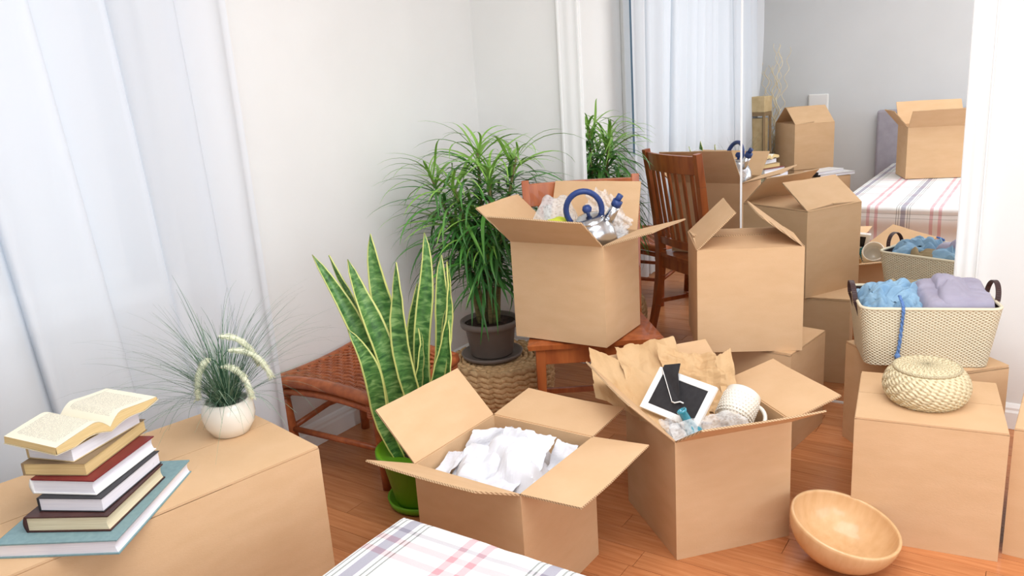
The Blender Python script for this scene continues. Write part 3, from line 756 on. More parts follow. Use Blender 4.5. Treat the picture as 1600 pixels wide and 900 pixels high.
# ------------------------------------------------------------------ snake plant
def build_snake():
    t = thing('potted_snake_plant', 'snake plant with yellow-edged upright leaves in a lime green pot', 'plant', (-1.655, 1.81, 0))
    MB().lathe([(.001,.0), (.10,.0), (.112,.008), (.118,.03), (.111,.03), (.104,.012), (.001,.010)], 44).build('saucer', 'pot_green', t, smooth=True)
    MB().lathe([(.001,.012), (.088,.012), (.094,.03), (.122,.165), (.137,.172), (.142,.18), (.142,.198), (.132,.2), (.124,.19), (.001,.17)], 44).build('pot', 'pot_green', t, smooth=True)
    MB().lathe([(.124,.176), (.09,.18), (.04,.178), (.001,.18)], 32).build('soil', 'soil', t, smooth=True)
    rt = V(math.cos(R(34)), math.sin(R(34)), 0); bk = V(-math.sin(R(34)), math.cos(R(34)), 0)
    # (base right, base back, tip right, tip back, height, width, twist)
    L = [(-.05,.0,-.250,-.02,.70,.066,.25), (-.045,.04,-.215,.05,.68,.055,-.3), (-.03,-.02,-.140,-.03,.68,.080,.15), (-.01,.03,-.085,.02,.745,.084,-.12),
         (-.02,.055,-.060,.07,.60,.062,.4), (.012,-.03,-.015,-.05,.665,.074,-.2), (.03,.03,.075,.04,.735,.066,.15), (.05,-.01,.160,-.06,.66,.062,.5), (.065,.02,.14,.04,.66,.066,-.15),
         (-.06,-.035,-.165,-.07,.47,.070,.1), (.02,.0,.03,-.01,.44,.06,.7), (.07,-.03,.155,-.02,.52,.058,-.4), (.0,.06,.03,.09,.56,.06,.3)]
    rnd = random.Random(4)
    for br, bb, tr, tb, h, w, tw in L:
        w *= .80
        b0 = rt*br + bk*bb + V(0,0,.165); t0 = rt*tr + bk*tb + V(0,0,.165+h); k = 18; pts = []
        for i in range(k+1):
            f = i/k; p = b0.lerp(t0, f); p += (rt*(tr-br) + bk*(tb-bb))*(f*f-f)*.35; pts.append(p + rt*.012*math.sin(f*7+br*60))
        m = MB(); vs = []; uvs = []; c = 9
        for i, p in enumerate(pts):
            f = i/k; tn = (pts[min(k, i+1)]-pts[max(0, i-1)]).normalized(); a = tw + tw*1.4*f + .25*math.sin(f*5+tr*20)
            r = (rt*math.cos(a) + bk*math.sin(a)); r = (r - tn*r.dot(tn)).normalized(); n = r.cross(tn)
            ww = w*(.55 + .45*math.sin(min(1, f*1.7)*math.pi/2))*min(1, ((1-f)/.3)**.62 if f > .7 else 1) + .001
            for j in range(c):
                s = j/(c-1)*2-1; vs.append(p + r*s*ww/2 + n*(s*s*ww*.22 + .002*math.sin(f*40+s*3)*abs(s))); uvs.append(((s+1)/2, f))
        m.add(vs, [(i*c+j, i*c+j+1, (i+1)*c+j+1, (i+1)*c+j) for i in range(k) for j in range(c-1)], 0, uvs)
        m.build('leaf', 'snakeleaf', t, smooth=True, solid=.0035)
build_snake()

# ------------------------------------------------------------------ potted grass on the large box
ZH = .5025
KH = .9444      # everything on the large box, laid out for its top height
def build_grass():
    t = thing('potted_grass', 'artificial grass with pale foxtail plumes in a round cream bowl pot', 'plant', (-1.82*KH, 1.245*KH, ZH)); t.scale = (KH, KH, KH)
    rnd = random.Random(21)
    MB().lathe([(.001,.0), (.036,.0), (.050,.006), (.066,.034), (.071,.058), (.068,.082), (.060,.098), (.056,.1), (.053,.097), (.06,.08), (.001,.07)], 44).build('pot', 'ceramic', t, smooth=True)
    m1, m2 = MB(), MB()
    for i in range(400):
        az = rnd.uniform(0, 6.283); out = rnd.uniform(.1, 1)**.8; ln = rnd.uniform(.17, .44); 
        if rnd.random() < .4: out *= .5; ln *= .75
        b0 = V(.035*rnd.random()*math.cos(az), .035*rnd.random()*math.sin(az), .088)
        el = R(88) - out*R(62); droop = rnd.uniform(.1, 1.0) + out*.7; n = 8; p = b0.copy(); pts = [p.copy()]
        az2 = az + rnd.uniform(-.3, .3); dv = rnd.uniform(-.5, .5)
        for q in range(n):
            e = el - droop*((q+.5)/n)**1.5; a = az2 + dv*q/n; p = p + ln/n*V(math.cos(a)*math.cos(e), math.sin(a)*math.cos(e), math.sin(e))
            p.x = max(p.x, -.29); pts.append(p.copy())
        w = rnd.uniform(.0017, .0032)
        strap(m1 if rnd.random() < .62 else m2, pts, [w*(1-.85*q/n) for q in range(n+1)], V(0,0,1), .3)
    tag(m1.build('blades', 'grass', t), kind='stuff'); tag(m2.build('pale_blades', 'grass_light', t), kind='stuff')
    rt = V(math.cos(R(50)), math.sin(R(50)), 0); bk = V(-math.sin(R(50)), math.cos(R(50)), 0)
    for (h0, a, bb, e) in [(.225, -.05, -.02, (-.068,.10)), (.275, .015, .01, (.095,.155)), (.235, .06, .0, (.125,.120)), (.205, .01, -.04, (.070,.090))]:
        top = rt*a*.4 + bk*bb + V(0,0,h0); end = rt*e[0] + bk*bb*1.5 + V(0,0,e[1]+.02); b0 = V(0,0,.09)
        stem = [b0*(1-f)**2 + (rt*(-a*.3)+V(0,0,h0*.9))*2*f*(1-f) + top*f*f for f in [q/8 for q in range(9)]]
        PS = MB().tube(stem, .0013, 5).build('plume_stem', 'grass', t, smooth=True)
        ctrl = (top+end)/2 + rt*(.03 if e[0] > 0 else -.015) + V(0,0,.045)
        pl = [top*(1-f)**2 + ctrl*2*f*(1-f) + end*f*f for f in [q/14 for q in range(15)]]
        m = MB(); m.tube(pl, lambda f: .0022+.0052*math.sin(math.pi*(.08+.84*f))**.7, 8)
        for q in range(260):
            f = rnd.uniform(.03, .99); i = min(13, int(f*14)); p = pl[i].lerp(pl[i+1], f*14-i); tn = (pl[i+1]-pl[i]).normalized()
            d = V(rnd.gauss(0,1), rnd.gauss(0,1), rnd.gauss(0,1)); d = (d - tn*d.dot(tn)).normalized(); c = p + d*.005
            m.beam(c, c + d*.006 + tn*.011, .0010, .0010, w2=.0003, d2=.0003)
        m.build('plume', 'plume', PS, smooth=True)
build_grass()

# ------------------------------------------------------------------ books
def book(label, C, ang, ln, wd, th, z, pages, cover, spine_side='L', cover_th=.0025, over=.003, hard=True, extra=None):
    """front corner C (nearest the viewer), ang: direction of the long edge going right-back"""
    a = V(math.cos(ang), math.sin(ang), 0); s = V(-math.sin(ang), math.cos(ang), 0)   # s: to the left-front side
    c = V(C[0], C[1], z) + a*ln/2 + s*wd/2
    t = thing('book', label, 'book', c, ang, 'stacked books')
    # local x along long edge, y towards the spine (left)
    X, Y = ln/2, wd/2
    ct = cover_th
    m = MB(); n = 8; 
    prof = [(-Y+over + (.004*math.sin(math.pi*i/n) if hard else 0), ct + (th-2*ct)*i/n) for i in range(n+1)]   # concave fore-edge
    prof += [(Y-.002, th-ct), (Y-.002, ct)]
    k = len(prof); vs = [V(x, p[0], p[1]) for x in (-X+over, X-over) for p in prof]
    m.add(vs, [(i, (i+1) % k, k+(i+1) % k, k+i) for i in range(k)] + [tuple(range(k))[::-1], tuple(range(k, 2*k))])
    m.build('page_block', pages, t)
    for nm, z0, cm in (('back_cover', 0, cover), ('front_cover', th-ct, extra or cover)):
        MB().box((0, 0, z0+ct/2), (ln, wd, ct)).build(nm, cm, t, bevel=.0006)
    m = MB(); pr = []
    for i in range(9):
        f = i/8; pr.append((Y + .005*math.sin(math.pi*f) if hard else Y, th*f))
    vs = [V(x, p[0]+dd, p[1]) for x in (-X, X) for dd in (0,) for p in pr]; k = len(pr)
    vs += [V(x, Y-.003, p[1]) for x in (-X, X) for p in pr]
    m.add(vs, [(i, i+1, k+i+1, k+i) for i in range(k-1)] + [(2*k+i, 3*k+i, 3*k+i+1, 2*k+i+1) for i in range(k-1)] + [(i, 2*k+i, 2*k+i+1, i+1) for i in range(k-1)] + [(k+i, k+i+1, 3*k+i+1, 3*k+i) for i in range(k-1)])
    m.build('spine', cover, t, smooth=True)
    return t
def build_books():
    z = ZH
    specs = [('large teal-grey hardback at the bottom of the book stack', (-1.531,.741), 121.5, .355, .262, .034, 'pages_white', 'teal', .0035, True, None),
             ('dark brown hardback with cream pages, second from the bottom of the stack', (-1.573,.754), 119, .232, .186, .036, 'pages_cream', 'brown_cover', .003, True, None),
             ('white-paged book with black cover, third from the bottom of the stack', (-1.594,.759), 116, .222, .150, .031, 'pages_white', 'black_cover', .0015, False, None),
             ('white hardback with dark red top cover, fourth from the bottom of the stack', (-1.617,.762), 114, .216, .152, .034, 'pages_white', 'white_cover', .0028, True, 'red_cover'),
             ('yellowed paperback, third from the top of the book stack', (-1.651,.768), 116, .228, .150, .028, 'pages_yellow', 'lampdark', .001, False, None),
             ('white-paged paperback directly under the open book', (-1.679,.760), 107, .205, .125, .030, 'pages_white', 'lampwood', .001, False, None)]
    for lab, C, ang, ln, wd, th, pg, cv, ct, hard, ex in specs:
        C = (C[0]*KH, C[1]*KH); ln *= KH; wd *= KH; th *= KH
        book(lab, C, R(ang), ln, wd, th, z, pg, cv, cover_th=ct, hard=hard, extra=ex); z += th + .0006
    # open book: gutter runs across, two curved page blocks
    ang = R(97); t = thing('open_book', 'open yellowed paperback lying face up on top of the book stack', 'book', (-1.775*KH, .845*KH, z), ang, 'stacked books'); t.scale = (KH, KH, KH)
    HL, HW = .128, .088       # half length (x) per side, half page height (y)
    def surf(f): return .010 + .030*math.sin(min(1, f*3.2)*math.pi/2)*(1-.72*f**1.2)      # height of the top page from the gutter outwards
    for s in (-1, 1):
        m = MB(); n = 16
        bend = lambda f: surf(f) + (0 if s < 0 else .012*f*f)
        low = lambda f: (.004*f + (.0 if s < 0 else .020*f*f)) + (.016*math.sin(math.pi*min(1, f*1.5)) * .6)
        m.grid(lambda u, v: (s*HL*u, (v*2-1)*HW, bend(u)), n, 4, 0, lambda u, v: (u if s > 0 else 1-u, v))
        m.build('open_page', 'print', t, smooth=True)
        m = MB()
        for sy in (-1, 1):
            vs = [V(s*HL*i/n, sy*HW, bend(i/n)-.0004) for i in range(n+1)] + [V(s*HL*i/n, sy*HW, low(i/n)) for i in range(n+1)]
            m.add(vs, [(i, i+1, n+2+i, n+1+i) for i in range(n)])
        m.add([V(s*HL, -HW, bend(1)), V(s*HL, HW, bend(1)), V(s*(HL+.002), HW, low(1)), V(s*(HL+.002), -HW, low(1))], [(0,1,2,3)])
        m.grid(lambda u, v: (s*HL*u, (v*2-1)*HW, low(u)), n, 2)
        m.build('page_block', 'pages_yellow', t)
        m = MB(); m.grid(lambda u, v: (s*(HL+.004)*u, (v*2-1)*(HW+.001), low(u)-.0012), n, 2); m.build('cover', 'pages_cream', t, solid=.001)
build_books()

# ------------------------------------------------------------------ crumpled sheets
def folds(seed, n=7, lo=6, hi=30):
    rnd = random.Random(seed); L = []
    for _ in range(n):
        a = rnd.uniform(0, math.pi); k = rnd.uniform(lo, hi); L.append((math.cos(a)*k, math.sin(a)*k, rnd.uniform(0, 1), rnd.uniform(.5, 1)/(k**.7)))
    s = sum(x[3] for x in L)
    def f(x, y):
        v = 0
        wx = x + .012*noise.noise(V(x*14, y*14, seed)); wy = y + .012*noise.noise(V(x*14, y*14, seed+9))
        for ax, ay, p, w in L:
            q = (ax*wx + ay*wy + p) % 1; v += w*(1-abs(2*q-1)*2)
        return v/s
    return f
def sheet(name, c, nu, nv, amp, seed, m, parent=None, lo=5, hi=22, edge=.02, sag=0, solid=0):
    """bilinear sheet through corners c00,c10,c11,c01 with paper folds"""
    c = [Vector(p) for p in c]; nrm = (c[1]-c[0]).cross(c[3]-c[0]).normalized(); f = folds(seed, 8, lo, hi); f2 = folds(seed+3, 6, hi*.9, hi*1.9)
    W_, H_ = (c[1]-c[0]).length, (c[3]-c[0]).length; rnd = random.Random(seed)
    eu = [rnd.uniform(-edge, edge) for _ in range(40)]
    def fn(u, v):
        u2 = u + (eu[int(v*12)] if u in (0, 1) else 0); v2 = v + (eu[int(u*12)+14] if v in (0, 1) else 0)
        p = c[0]*(1-u2)*(1-v2) + c[1]*u2*(1-v2) + c[2]*u2*v2 + c[3]*(1-u2)*v2
        return p + nrm*(amp*(f(u*W_, v*H_) + .5*f2(u*W_, v*H_)) - sag*4*u*(1-u)*4*v*(1-v))
    o = MB().grid(fn, nu, nv); return o.build(name, m, parent, solid=solid)
def heap(name, c, rx, ry, h, m, seed, yaw=0, amp=.02, parent=None, n=44, lo=5, hi=18, skirt=.6, smooth=False, solid=0, clamp=None):
    f = folds(seed, 9, lo, hi); c = Vector(c); rnd = random.Random(seed); cy, sy = math.cos(yaw), math.sin(yaw)
    def fn(u, v):
        x, y = u*2-1, v*2-1; 
        r = max(abs(x), abs(y))*.55 + math.hypot(x, y)*.45
        z = h*(1-r**2.2*skirt*1.6) + amp*f(x*rx+c.x, y*ry+c.y)*2 + amp*.8*noise.noise(V(x*2.2+seed, y*2.2, seed))
        X_, Y_ = x*rx*(1-.12*noise.noise(V(x*2, y*2, seed*3))), y*ry
        return c + V(X_*cy-Y_*sy, X_*sy+Y_*cy, z)
    def fc(u, v):
        p = Vector(fn(u, v))
        if clamp:
            p.x = max(-clamp[0], min(clamp[0], p.x)); p.y = max(-clamp[1], min(clamp[1], p.y))
        return p
    return MB().grid(fc, n, n).build(name, m, parent, smooth=smooth, solid=solid)

def build_tissue():
    c = V(-1.349+.345/2-.0, 1.45+.361/2, 0)
    t = thing('tissue_paper', 'crumpled white tissue paper filling the open box', 'tissue paper', (c.x, c.y, .01))
    heap('crumpled_sheet', (.0, -.005, .285), .150, .150, .09, 'tissue', 31, .4, .042, t, 52, 4, 14, .75, clamp=(.160,.168))
    sheet('crumpled_sheet', [(-.02, -.10, .29), (.12, -.06, .30), (.11, .09, .385), (-.06, .09, .38)], 26, 26, .028, 17, 'tissue', t, 4, 12)
    sheet('crumpled_sheet', [(-.15, -.02, .30), (-.07, .05, .30), (-.06, .13, .36), (-.15, .06, .36)], 16, 16, .022, 5, 'tissue', t, 6, 16)
    sheet('crumpled_sheet', [(-.155, -.15, .29), (-.10, -.14, .30), (-.10, -.05, .355), (-.155, -.06, .35)], 14, 14, .02, 9, 'tissue', t, 6, 16)
    sheet('crumpled_sheet', [(.10, .04, .30), (.155, .06, .30), (.15, .14, .345), (.09, .13, .35)], 14, 14, .02, 13, 'tissue', t, 6, 16)
    sheet('crumpled_sheet', [(-.12, -.16, .28), (.10, -.16, .28), (.10, -.02, .36), (-.1, -.02, .37)], 26, 20, .024, 23, 'tissue', t, 4, 12)
build_tissue()

# ------------------------------------------------------------------ what lies in the kraft-paper box
def build_kraft():
    # local frame of the box: origin at its base corner
    yaw = .836; o = V(-.787, 1.878, 0); u = V(math.cos(yaw), math.sin(yaw), 0); v = V(-math.sin(yaw), math.cos(yaw), 0)
    def P(x, y, z): return o + u*x + v*y + V(0,0,z)
    w, d, h = .357, .353, .364
    t = thing('kraft_paper', 'crumpled brown kraft paper spilling over the far side of the frame box', 'paper', P(w/2, d/2, .01))
    loc = Vector(t.location)
    def Q(x, y, z): return P(x, y, z) - loc
    # sheet lying on the back flap, then running down into the box
    sheet('crumpled_sheet', [Q(-.105, .335, .385), Q(.03, .10, .345), Q(.13, .31, .40), Q(-.06, .51, .485)], 60, 54, .011, 41, 'kraft', t, 4, 14, .012)
    sheet('crumpled_sheet', [Q(-.02, .19, .345), Q(.20, .16, .32), Q(.235, .505, .475), Q(.02, .49, .475)], 70, 60, .017, 43, 'kraft', t, 4, 13, .012)
    sheet('crumpled_sheet', [Q(.13, .22, .33), Q(.30, .20, .33), Q(.31, .36, .455), Q(.14, .44, .475)], 60, 54, .036, 47, 'kraft', t, 5, 15, .012)
    sheet('crumpled_sheet', [Q(.27, .235, .33), Q(.335, .24, .33), Q(.35, .33, .475), Q(.30, .33, .455)], 16, 20, .016, 51, 'kraft', t, 5, 12, .012)
    sheet('crumpled_sheet', [Q(.01, .02, .30), Q(.30, .02, .30), Q(.33, .33, .33), Q(.02, .33, .33)], 30, 30, .02, 53, 'kraft', t, 5, 12, 0)
    # picture frame lying on its face, easel back up
    TL, TR, BR, BL = V(-.918,2.084,.46), V(-.736,2.063,.44), V(-.757,1.972,.36), V(-.957,2.035,.38)
    c = (TL+TR+BR+BL)/4 + V(0,0,.012); ax = ((TR-TL)+(BR-BL)).normalized(); ay = ((TL-BL)+(TR-BR)); ay = (ay - ax*ay.dot(ax)).normalized(); az = ax.cross(ay)
    fr = thing('picture_frame', 'white picture frame lying face down with its black easel back showing', 'picture frame', c)
    fr.rotation_euler = Matrix((ax, ay, az)).transposed().to_euler()
    W2, H2 = .098, .068
    m = MB()
    for s in (-1, 1):
        m.box((s*(W2-.010), 0, 0), (.020, 2*H2, .013)); m.box((0, s*(H2-.010), 0), (2*W2-.04, .020, .013))
    m.build('frame_border', 'frame_white', fr, bevel=.0015)
    MB().box((0, 0, .002), (2*W2-.038, 2*H2-.038, .006)).build('back_board', 'frame_black', fr)
    m = MB()
    e0, e1 = V(-.055, .088, .022), V(.0, -.012, .008)
    m.add([V(-.083,.075,.012), V(-.03,.092,.026), V(-.022,.060,.024), V(.018,-.012,.009), V(-.004,-.02,.008), V(-.083,.060,.012)], [(0,5,4,3,2,1)])
    EL = m.build('easel_leg', 'frame_black', fr, solid=.003)
    MB().tube([(-.083,.062,.014), (-.004,-.022,.011)], .0012, 5).build('hinge_edge', 'frame_white', EL)
    MB().tube([(-.006,-.02,.013), (.006,-.021,.016), (.02,-.012,.016), (.03,-.012,.013)], .0022, 6).build('support_ribbon', 'frame_white', EL, smooth=True)
    # cream textured mug lying tilted
    mg = thing('textured_mug', 'cream mug with dotted knit texture lying tilted beside the picture frame', 'mug', P(.255, .115, .375)); mg.scale = (1.12,)*3
    axm = (V(math.cos(R(34)), math.sin(R(34)), 0)*.5 + V(-math.sin(R(34)), math.cos(R(34)), 0)*.6 + V(0,0,.55)).normalized()
    q = axm.to_track_quat('Z', 'Y'); mg.rotation_euler = q.to_euler()
    prof = [(.001,-.045), (.034,-.045), (.042,-.04), (.047,-.02), (.048,.02), (.046,.042), (.043,.045), (.041,.042), (.042,.0), (.036,-.036), (.001,-.038)]
    MGB = MB().lathe(prof, 48).build('body', 'ceramic', mg, smooth=True)
    m = MB()
    for i in range(7):
        for j in range(34):
            a = 2*math.pi*(j+.5*(i % 2))/34; z = -.034+i*.0095; r = .0472
            if True:
                p = V(r*math.cos(a), r*math.sin(a), z); m.tube([p*1 - V(math.cos(a),math.sin(a),0)*.001, p + V(math.cos(a),math.sin(a),0)*.0022], lambda f: .0034-.0016*f, 5)
    m.build('raised_dots', 'ceramic', MGB, smooth=True)
    # handle on the side facing up and right
    side = (u*.9 + v*.4 + V(0,0,.5)); side = (q.inverted() @ side); ha = math.atan2(side.y, side.x)
    m = MB(); pts = []
    for i in range(13):
        b = -math.pi/2*1.05 + math.pi*1.05*i/12; rr = .045 + .030*math.cos(b); z = .030*math.sin(b); pts.append((rr*math.cos(ha), rr*math.sin(ha), z))
    m.tube(pts, .0058, 8); m.build('handle', 'ceramic', mg, smooth=True)
    # turquoise bottle poking out of the bubble wrap
    bt = thing('glass_bottle', 'small turquoise glass bottle neck poking up beside the picture frame', 'bottle', P(.085, .062, .355))
    bt.rotation_euler = (v*.25 + u*-.45 + V(0,0,1)).to_track_quat('Z', 'Y').to_euler()
    MB().lathe([(.001,-.05), (.024,-.05), (.027,-.04), (.027,.005), (.016,.022), (.0125,.032), (.0125,.062), (.0145,.064), (.0145,.07), (.010,.07), (.009,.03)], 24).build('body', 'bottle', bt, smooth=True)
    bw = thing('bubble_wrap', 'clear bubble wrap bunched at the near corner of the kraft-paper box', 'bubble wrap', P(.09, .06, .30)); l2 = Vector(bw.location)
    def Q2(x, y, z): return P(x, y, z) - l2
    sheet('crumpled_film', [Q2(.01, .012, .345), Q2(.25, .012, .35), Q2(.22, .07, .395), Q2(.01, .06, .39)], 24, 16, .02, 61, 'bubble', bw, 8, 24, .02)
    sheet('crumpled_film', [Q2(.008, .02, .33), Q2(.06, .012, .34), Q2(.05, .12, .385), Q2(.01, .13, .375)], 18, 16, .02, 67, 'bubble', bw, 8, 24, .02)
build_kraft()

# ------------------------------------------------------------------ kettle, bubble wrap, cloth in the box on the chair
def build_kettle():
    zt = Z_SEAT+.358
    k = thing('kettle', 'stainless steel kettle with navy blue handle, knob and spout cap', 'kettle', (-1.305, 2.445, .750)); k.scale = (1.07,)*3
    rt = V(math.cos(R(34)), math.sin(R(34)), 0); bk = V(-math.sin(R(34)), math.cos(R(34)), 0)
    ax = (V(0,0,1) - rt*.22 - bk*.30).normalized(); xx = (rt - ax*rt.dot(ax)).normalized(); yy = ax.cross(xx)
    k.rotation_euler = Matrix((xx, yy, ax)).transposed().to_euler()
    MB().lathe([(.001,-.04), (.066,-.04), (.073,-.034), (.076,-.01), (.075,.03), (.070,.07), (.056,.098), (.044,.108), (.001,.11)], 48).build('body', 'steel', k, smooth=True)
    LID = MB().lathe([(.046,.104), (.046,.110), (.040,.116), (.014,.124), (.001,.125)], 40).build('lid', 'steel', k, smooth=True)
    MB().lathe([(.001,.122), (.006,.122), (.006,.134), (.013,.138), (.016,.147), (.012,.157), (.001,.16)], 24).build('knob', 'blueplastic', LID, smooth=True)
    # spout towards the right
    d = V(.62, .1, .78).normalized(); b0 = V(.052, .012, .075)
    SP = MB().tube([b0, b0+d*.03, b0+d*.065], lambda f: .0185-.004*f, 16).build('spout', 'steel', k, smooth=True)
    m = MB(); m.tube([b0+d*.062, b0+d*.082], .0165, 16); m.tube([b0+d*.080+V(-.004,0,0), b0+d*.098+V(.002,0,.004)], .010, 12); m.build('spout_cap', 'blueplastic', SP, smooth=True)
    # loop handle across, front to back
    m = MB(); pts = []
    for i in range(21):
        a = R(-28) + R(236)*i/20; pts.append((-.010 - .058*math.cos(a)*.98, .012 - .0*math.cos(a), .140 + .066*math.sin(a)))
    m.tube(pts, .0095, 12); HD = m.build('handle', 'blueplastic', k, smooth=True)
    m = MB(); m.tube([pts[0], (-.062+.002, .008, .088)], .007, 8); m.tube([pts[-1], (.046, .012, .098)], .007, 8); m.build('handle_bracket', 'blueplastic', HD, smooth=True)
    o = V(-1.577, 2.31, Z_SEAT)
    b = thing('bubble_wrap', 'clear bubble wrap lump at the left of the kettle box', 'bubble wrap', o + V(.1,.15,.36))
    heap('crumpled_film', (.0, .0, .015), .090, .090, .125, 'bubble', 71, .2, .017, b, 34, 8, 26, .6)
    b = thing('bubble_wrap', 'upright sheet of clear bubble wrap behind the kettle', 'bubble wrap', o + V(.25,.22,.33))
    sheet('crumpled_film', [(-.09,.0,-.03), (.085,-.01,-.03), (.115,.02,.07), (-.075,.045,.155)], 34, 34, .02, 73, 'bubble', b, 8, 26, .04)
    sheet('crumpled_film', [(-.05,.015,-.03), (.09,.01,-.03), (.06,.04,.145), (-.04,.045,.18)], 34, 34, .022, 79, 'bubble', b, 8, 26, .04)
    sheet('crumpled_film', [(.02,-.11,-.02), (.105,-.06,.0), (.10,.02,.055), (.03,-.02,.06)], 20, 20, .015, 83, 'bubble', b, 8, 26, .04)
    c = thing('dish_cloth', 'lime yellow cloth tucked beside the bubble wrap in the kettle box', 'cloth', o + V(.160,.070,.392))
    heap('folded_cloth', (0, 0, -.035), .085, .06, .078, 'limecloth', 87, .1, .014, c, 24, 5, 14, .5, True)
    m = MB(); m.box((.0, .0, -.19), (.15, .10, .24)); m.build('folded_bundle', 'limecloth', c, bevel=.02)
build_kettle()

# ------------------------------------------------------------------ basket of clothes
def build_basket():
    yaw = math.atan2(2.757-2.621, -.078+.465); fl = V(-.465, 2.621, 0); u = V(math.cos(yaw), math.sin(yaw), 0); v = V(-math.sin(yaw), math.cos(yaw), 0)
    Wr, Dr, Hh, z0 = .41, .30, .195, .371
    c = fl + u*Wr/2 + v*Dr/2 + V(0,0,z0)
    t = thing('storage_basket', 'rectangular cream woven basket with brown leather handles, full of clothes', 'basket', c, yaw)
    def ringpt(f, k, off=0):      # f 0..1 around, k 0..1 height, rounded rectangle
        hw = (Wr*(.885+.115*k))/2 - off; hd = (Dr*(.84+.16*k))/2 - off; r = .035
        per = [(hw-r, -hd), (hw, -hd+r), (hw, hd-r), (hw-r, hd), (-hw+r, hd), (-hw, hd-r), (-hw, -hd+r), (-hw+r, -hd)]
        a = f*4; i = int(a) % 4; g = a-int(a)
        # straight 82 %, corner 18 %
        sides = [((-hw+r, -hd), (hw-r, -hd), (hw-r, -hd+r), -90), ((hw, -hd+r), (hw, hd-r), (hw-r, hd-r), 0), ((hw-r, hd), (-hw+r, hd), (-hw+r, hd-r), 90), ((-hw, hd-r), (-hw, -hd+r), (-hw+r, -hd+r), 180)]
        p0, p1, cc, a0 = sides[i]
        if g < .84:
            g /= .84; x, y = p0[0]+(p1[0]-p0[0])*g, p0[1]+(p1[1]-p0[1])*g
        else:
            an = R(a0+90*(g-.84)/.16); x, y = cc[0]+r*math.cos(an), cc[1]+r*math.sin(an)
        dip = .0*math.cos(2*math.pi*(f*4 % 1)-math.pi) * k * (1 if i in (0, 2) else -.5)
        return V(x, y, Hh*k + dip*.6)
    n = 200
    cells = (190, 40)
    m = MB(); m.grid(lambda a, b: ringpt(a % 1 if a < 1 else 0, b), n, 16, 0, lambda a, b: (a*cells[0]/2, b*cells[1]/2)); 
    WB = m.build('woven_body', 'basket', t, smooth=True)
    m = MB(); m.grid(lambda a, b: ringpt(a % 1 if a < 1 else 0, b, .006), n, 4); m.add([ringpt(i/60, 0.01, .003) for i in range(60)], [tuple(range(60))]); m.build('lining', 'lining', WB, smooth=True)
    MB().tube([ringpt(i/160, 1, .003) for i in range(160)], .0055, 6, closed=True).build('rim', 'basket', WB, smooth=True)
    for s in (-1, 1):
        x = s*(Wr/2+.003); zt = Hh
        m = MB(); pts = []; 
        for i in range(25):
            a = math.pi*i/24; pts.append(V(x + s*.006*math.sin(a), -.055*math.cos(a)*(1 if 1 else 0), zt + .052*math.sin(a)))
        pts = [V(x - s*.02, -.058, zt-.06), V(x - s*.008, -.057, zt-.02)] + pts + [V(x - s*.008, .057, zt-.02), V(x - s*.02, .058, zt-.06)]
        # flat strap
        for i in range(len(pts)-1):
            m.beam(pts[i], pts[i+1], .016 if False else .004, .016, up=(1,0,0) if abs(pts[i+1].x-pts[i].x) < .02 else (0,1,0))
        m.build('handle', 'leather', t, bevel=.001)
    def at(x, y, z): return fl + u*(x+Wr/2) + v*(y+Dr/2) + V(0,0,z0+z)
    def garment(name, parent, off, rx, ry, z0_, h, m, seed, amp=.014, n=60, pw=3.0, stretch=(1,1), freq=16, tilt=(0,0), bounds=(.186,.132), rot=.5, ep=4):
        # cloth heaped inside the basket: rounded block with ridged wrinkles, kept inside the walls
        cr, sr = math.cos(rot), math.sin(rot)
        def fn(a, b):
            x, y = (a*2-1), (b*2-1); r = (abs(x)**pw + abs(y)**pw)**(1/pw)
            X_, Y_ = x*rx, y*ry
            gx, gy = X_+off[0], Y_+off[1]
            q = V((gx*cr+gy*sr)*freq*stretch[0], (-gx*sr+gy*cr)*freq*stretch[1], seed*1.7)
            q = q + V(noise.noise(q*.5), noise.noise(q*.5+V(5,3,1)), 0)*1.3
            n1, n2 = noise.noise(q), noise.noise(q*1.9+V(3,1,4))
            wr = (abs(n1)*3.0-.7) + .55*(abs(n2)*3.0-.7)          # sharp valleys between rounded folds
            z = z0_ + h*(1-min(1, r)**ep) + amp*wr*(1-.5*r**3) + tilt[0]*x + tilt[1]*y
            X_ += .010*noise.noise(q*.9+V(0,0,7)); Y_ += .010*noise.noise(q*.9+V(0,0,11))
            X_ = max(-bounds[0]-off[0], min(bounds[0]-off[0], X_)); Y_ = max(-bounds[1]-off[1], min(bounds[1]-off[1], Y_))
            return V(X_, Y_, z)
        return MB().grid(fn, n, n).build(name, m, parent, smooth=True)
    s1 = thing('denim_shirt', 'light blue denim shirt heaped in the left half of the basket', 'shirt', at(-.08, .0, .12), yaw)
    garment('bunched_cloth', s1, (-.08, 0), .110, .128, .046, .046, 'denim', 91, .022, 110, 2.6, (.55, 1.5), 22, (-.004, .016), rot=-.5)
    garment('sleeve', s1, (-.08, 0), .075, .05, .085, .034, 'denim', 93, .016, 70, 2.2, (.5, 1.8), 26, (-.01, .012), rot=.3)
    # cord over the rim
    pts = [V(-.005, -.10, .105), V(-.003, -.148, .088), V(-.003, -.158, .07), V(-.004, -.150, .02), V(-.006, -.144, -.04), V(-.010, -.139, -.085)]
    m = MB(); P_ = []
    for i in range(len(pts)-1):
        for q in range(8): P_.append(pts[i].lerp(pts[i+1], q/8))
    for ph in (0, math.pi):
        m.tube([p + V(.0026*math.cos(i*1.1+ph), .0026*math.sin(i*1.1+ph), 0) for i, p in enumerate(P_)], .0034, 6)
    m.tube([P_[-1]+V(0,0,.006), P_[-1]+V(0,0,-.004), P_[-1]+V(-.002,0,-.014)], lambda f: .0055+.004*math.sin(math.pi*f), 8)
    tag(m.build('drawstring', 'rope', s1, smooth=True), 'twisted blue cord hanging over the basket front')
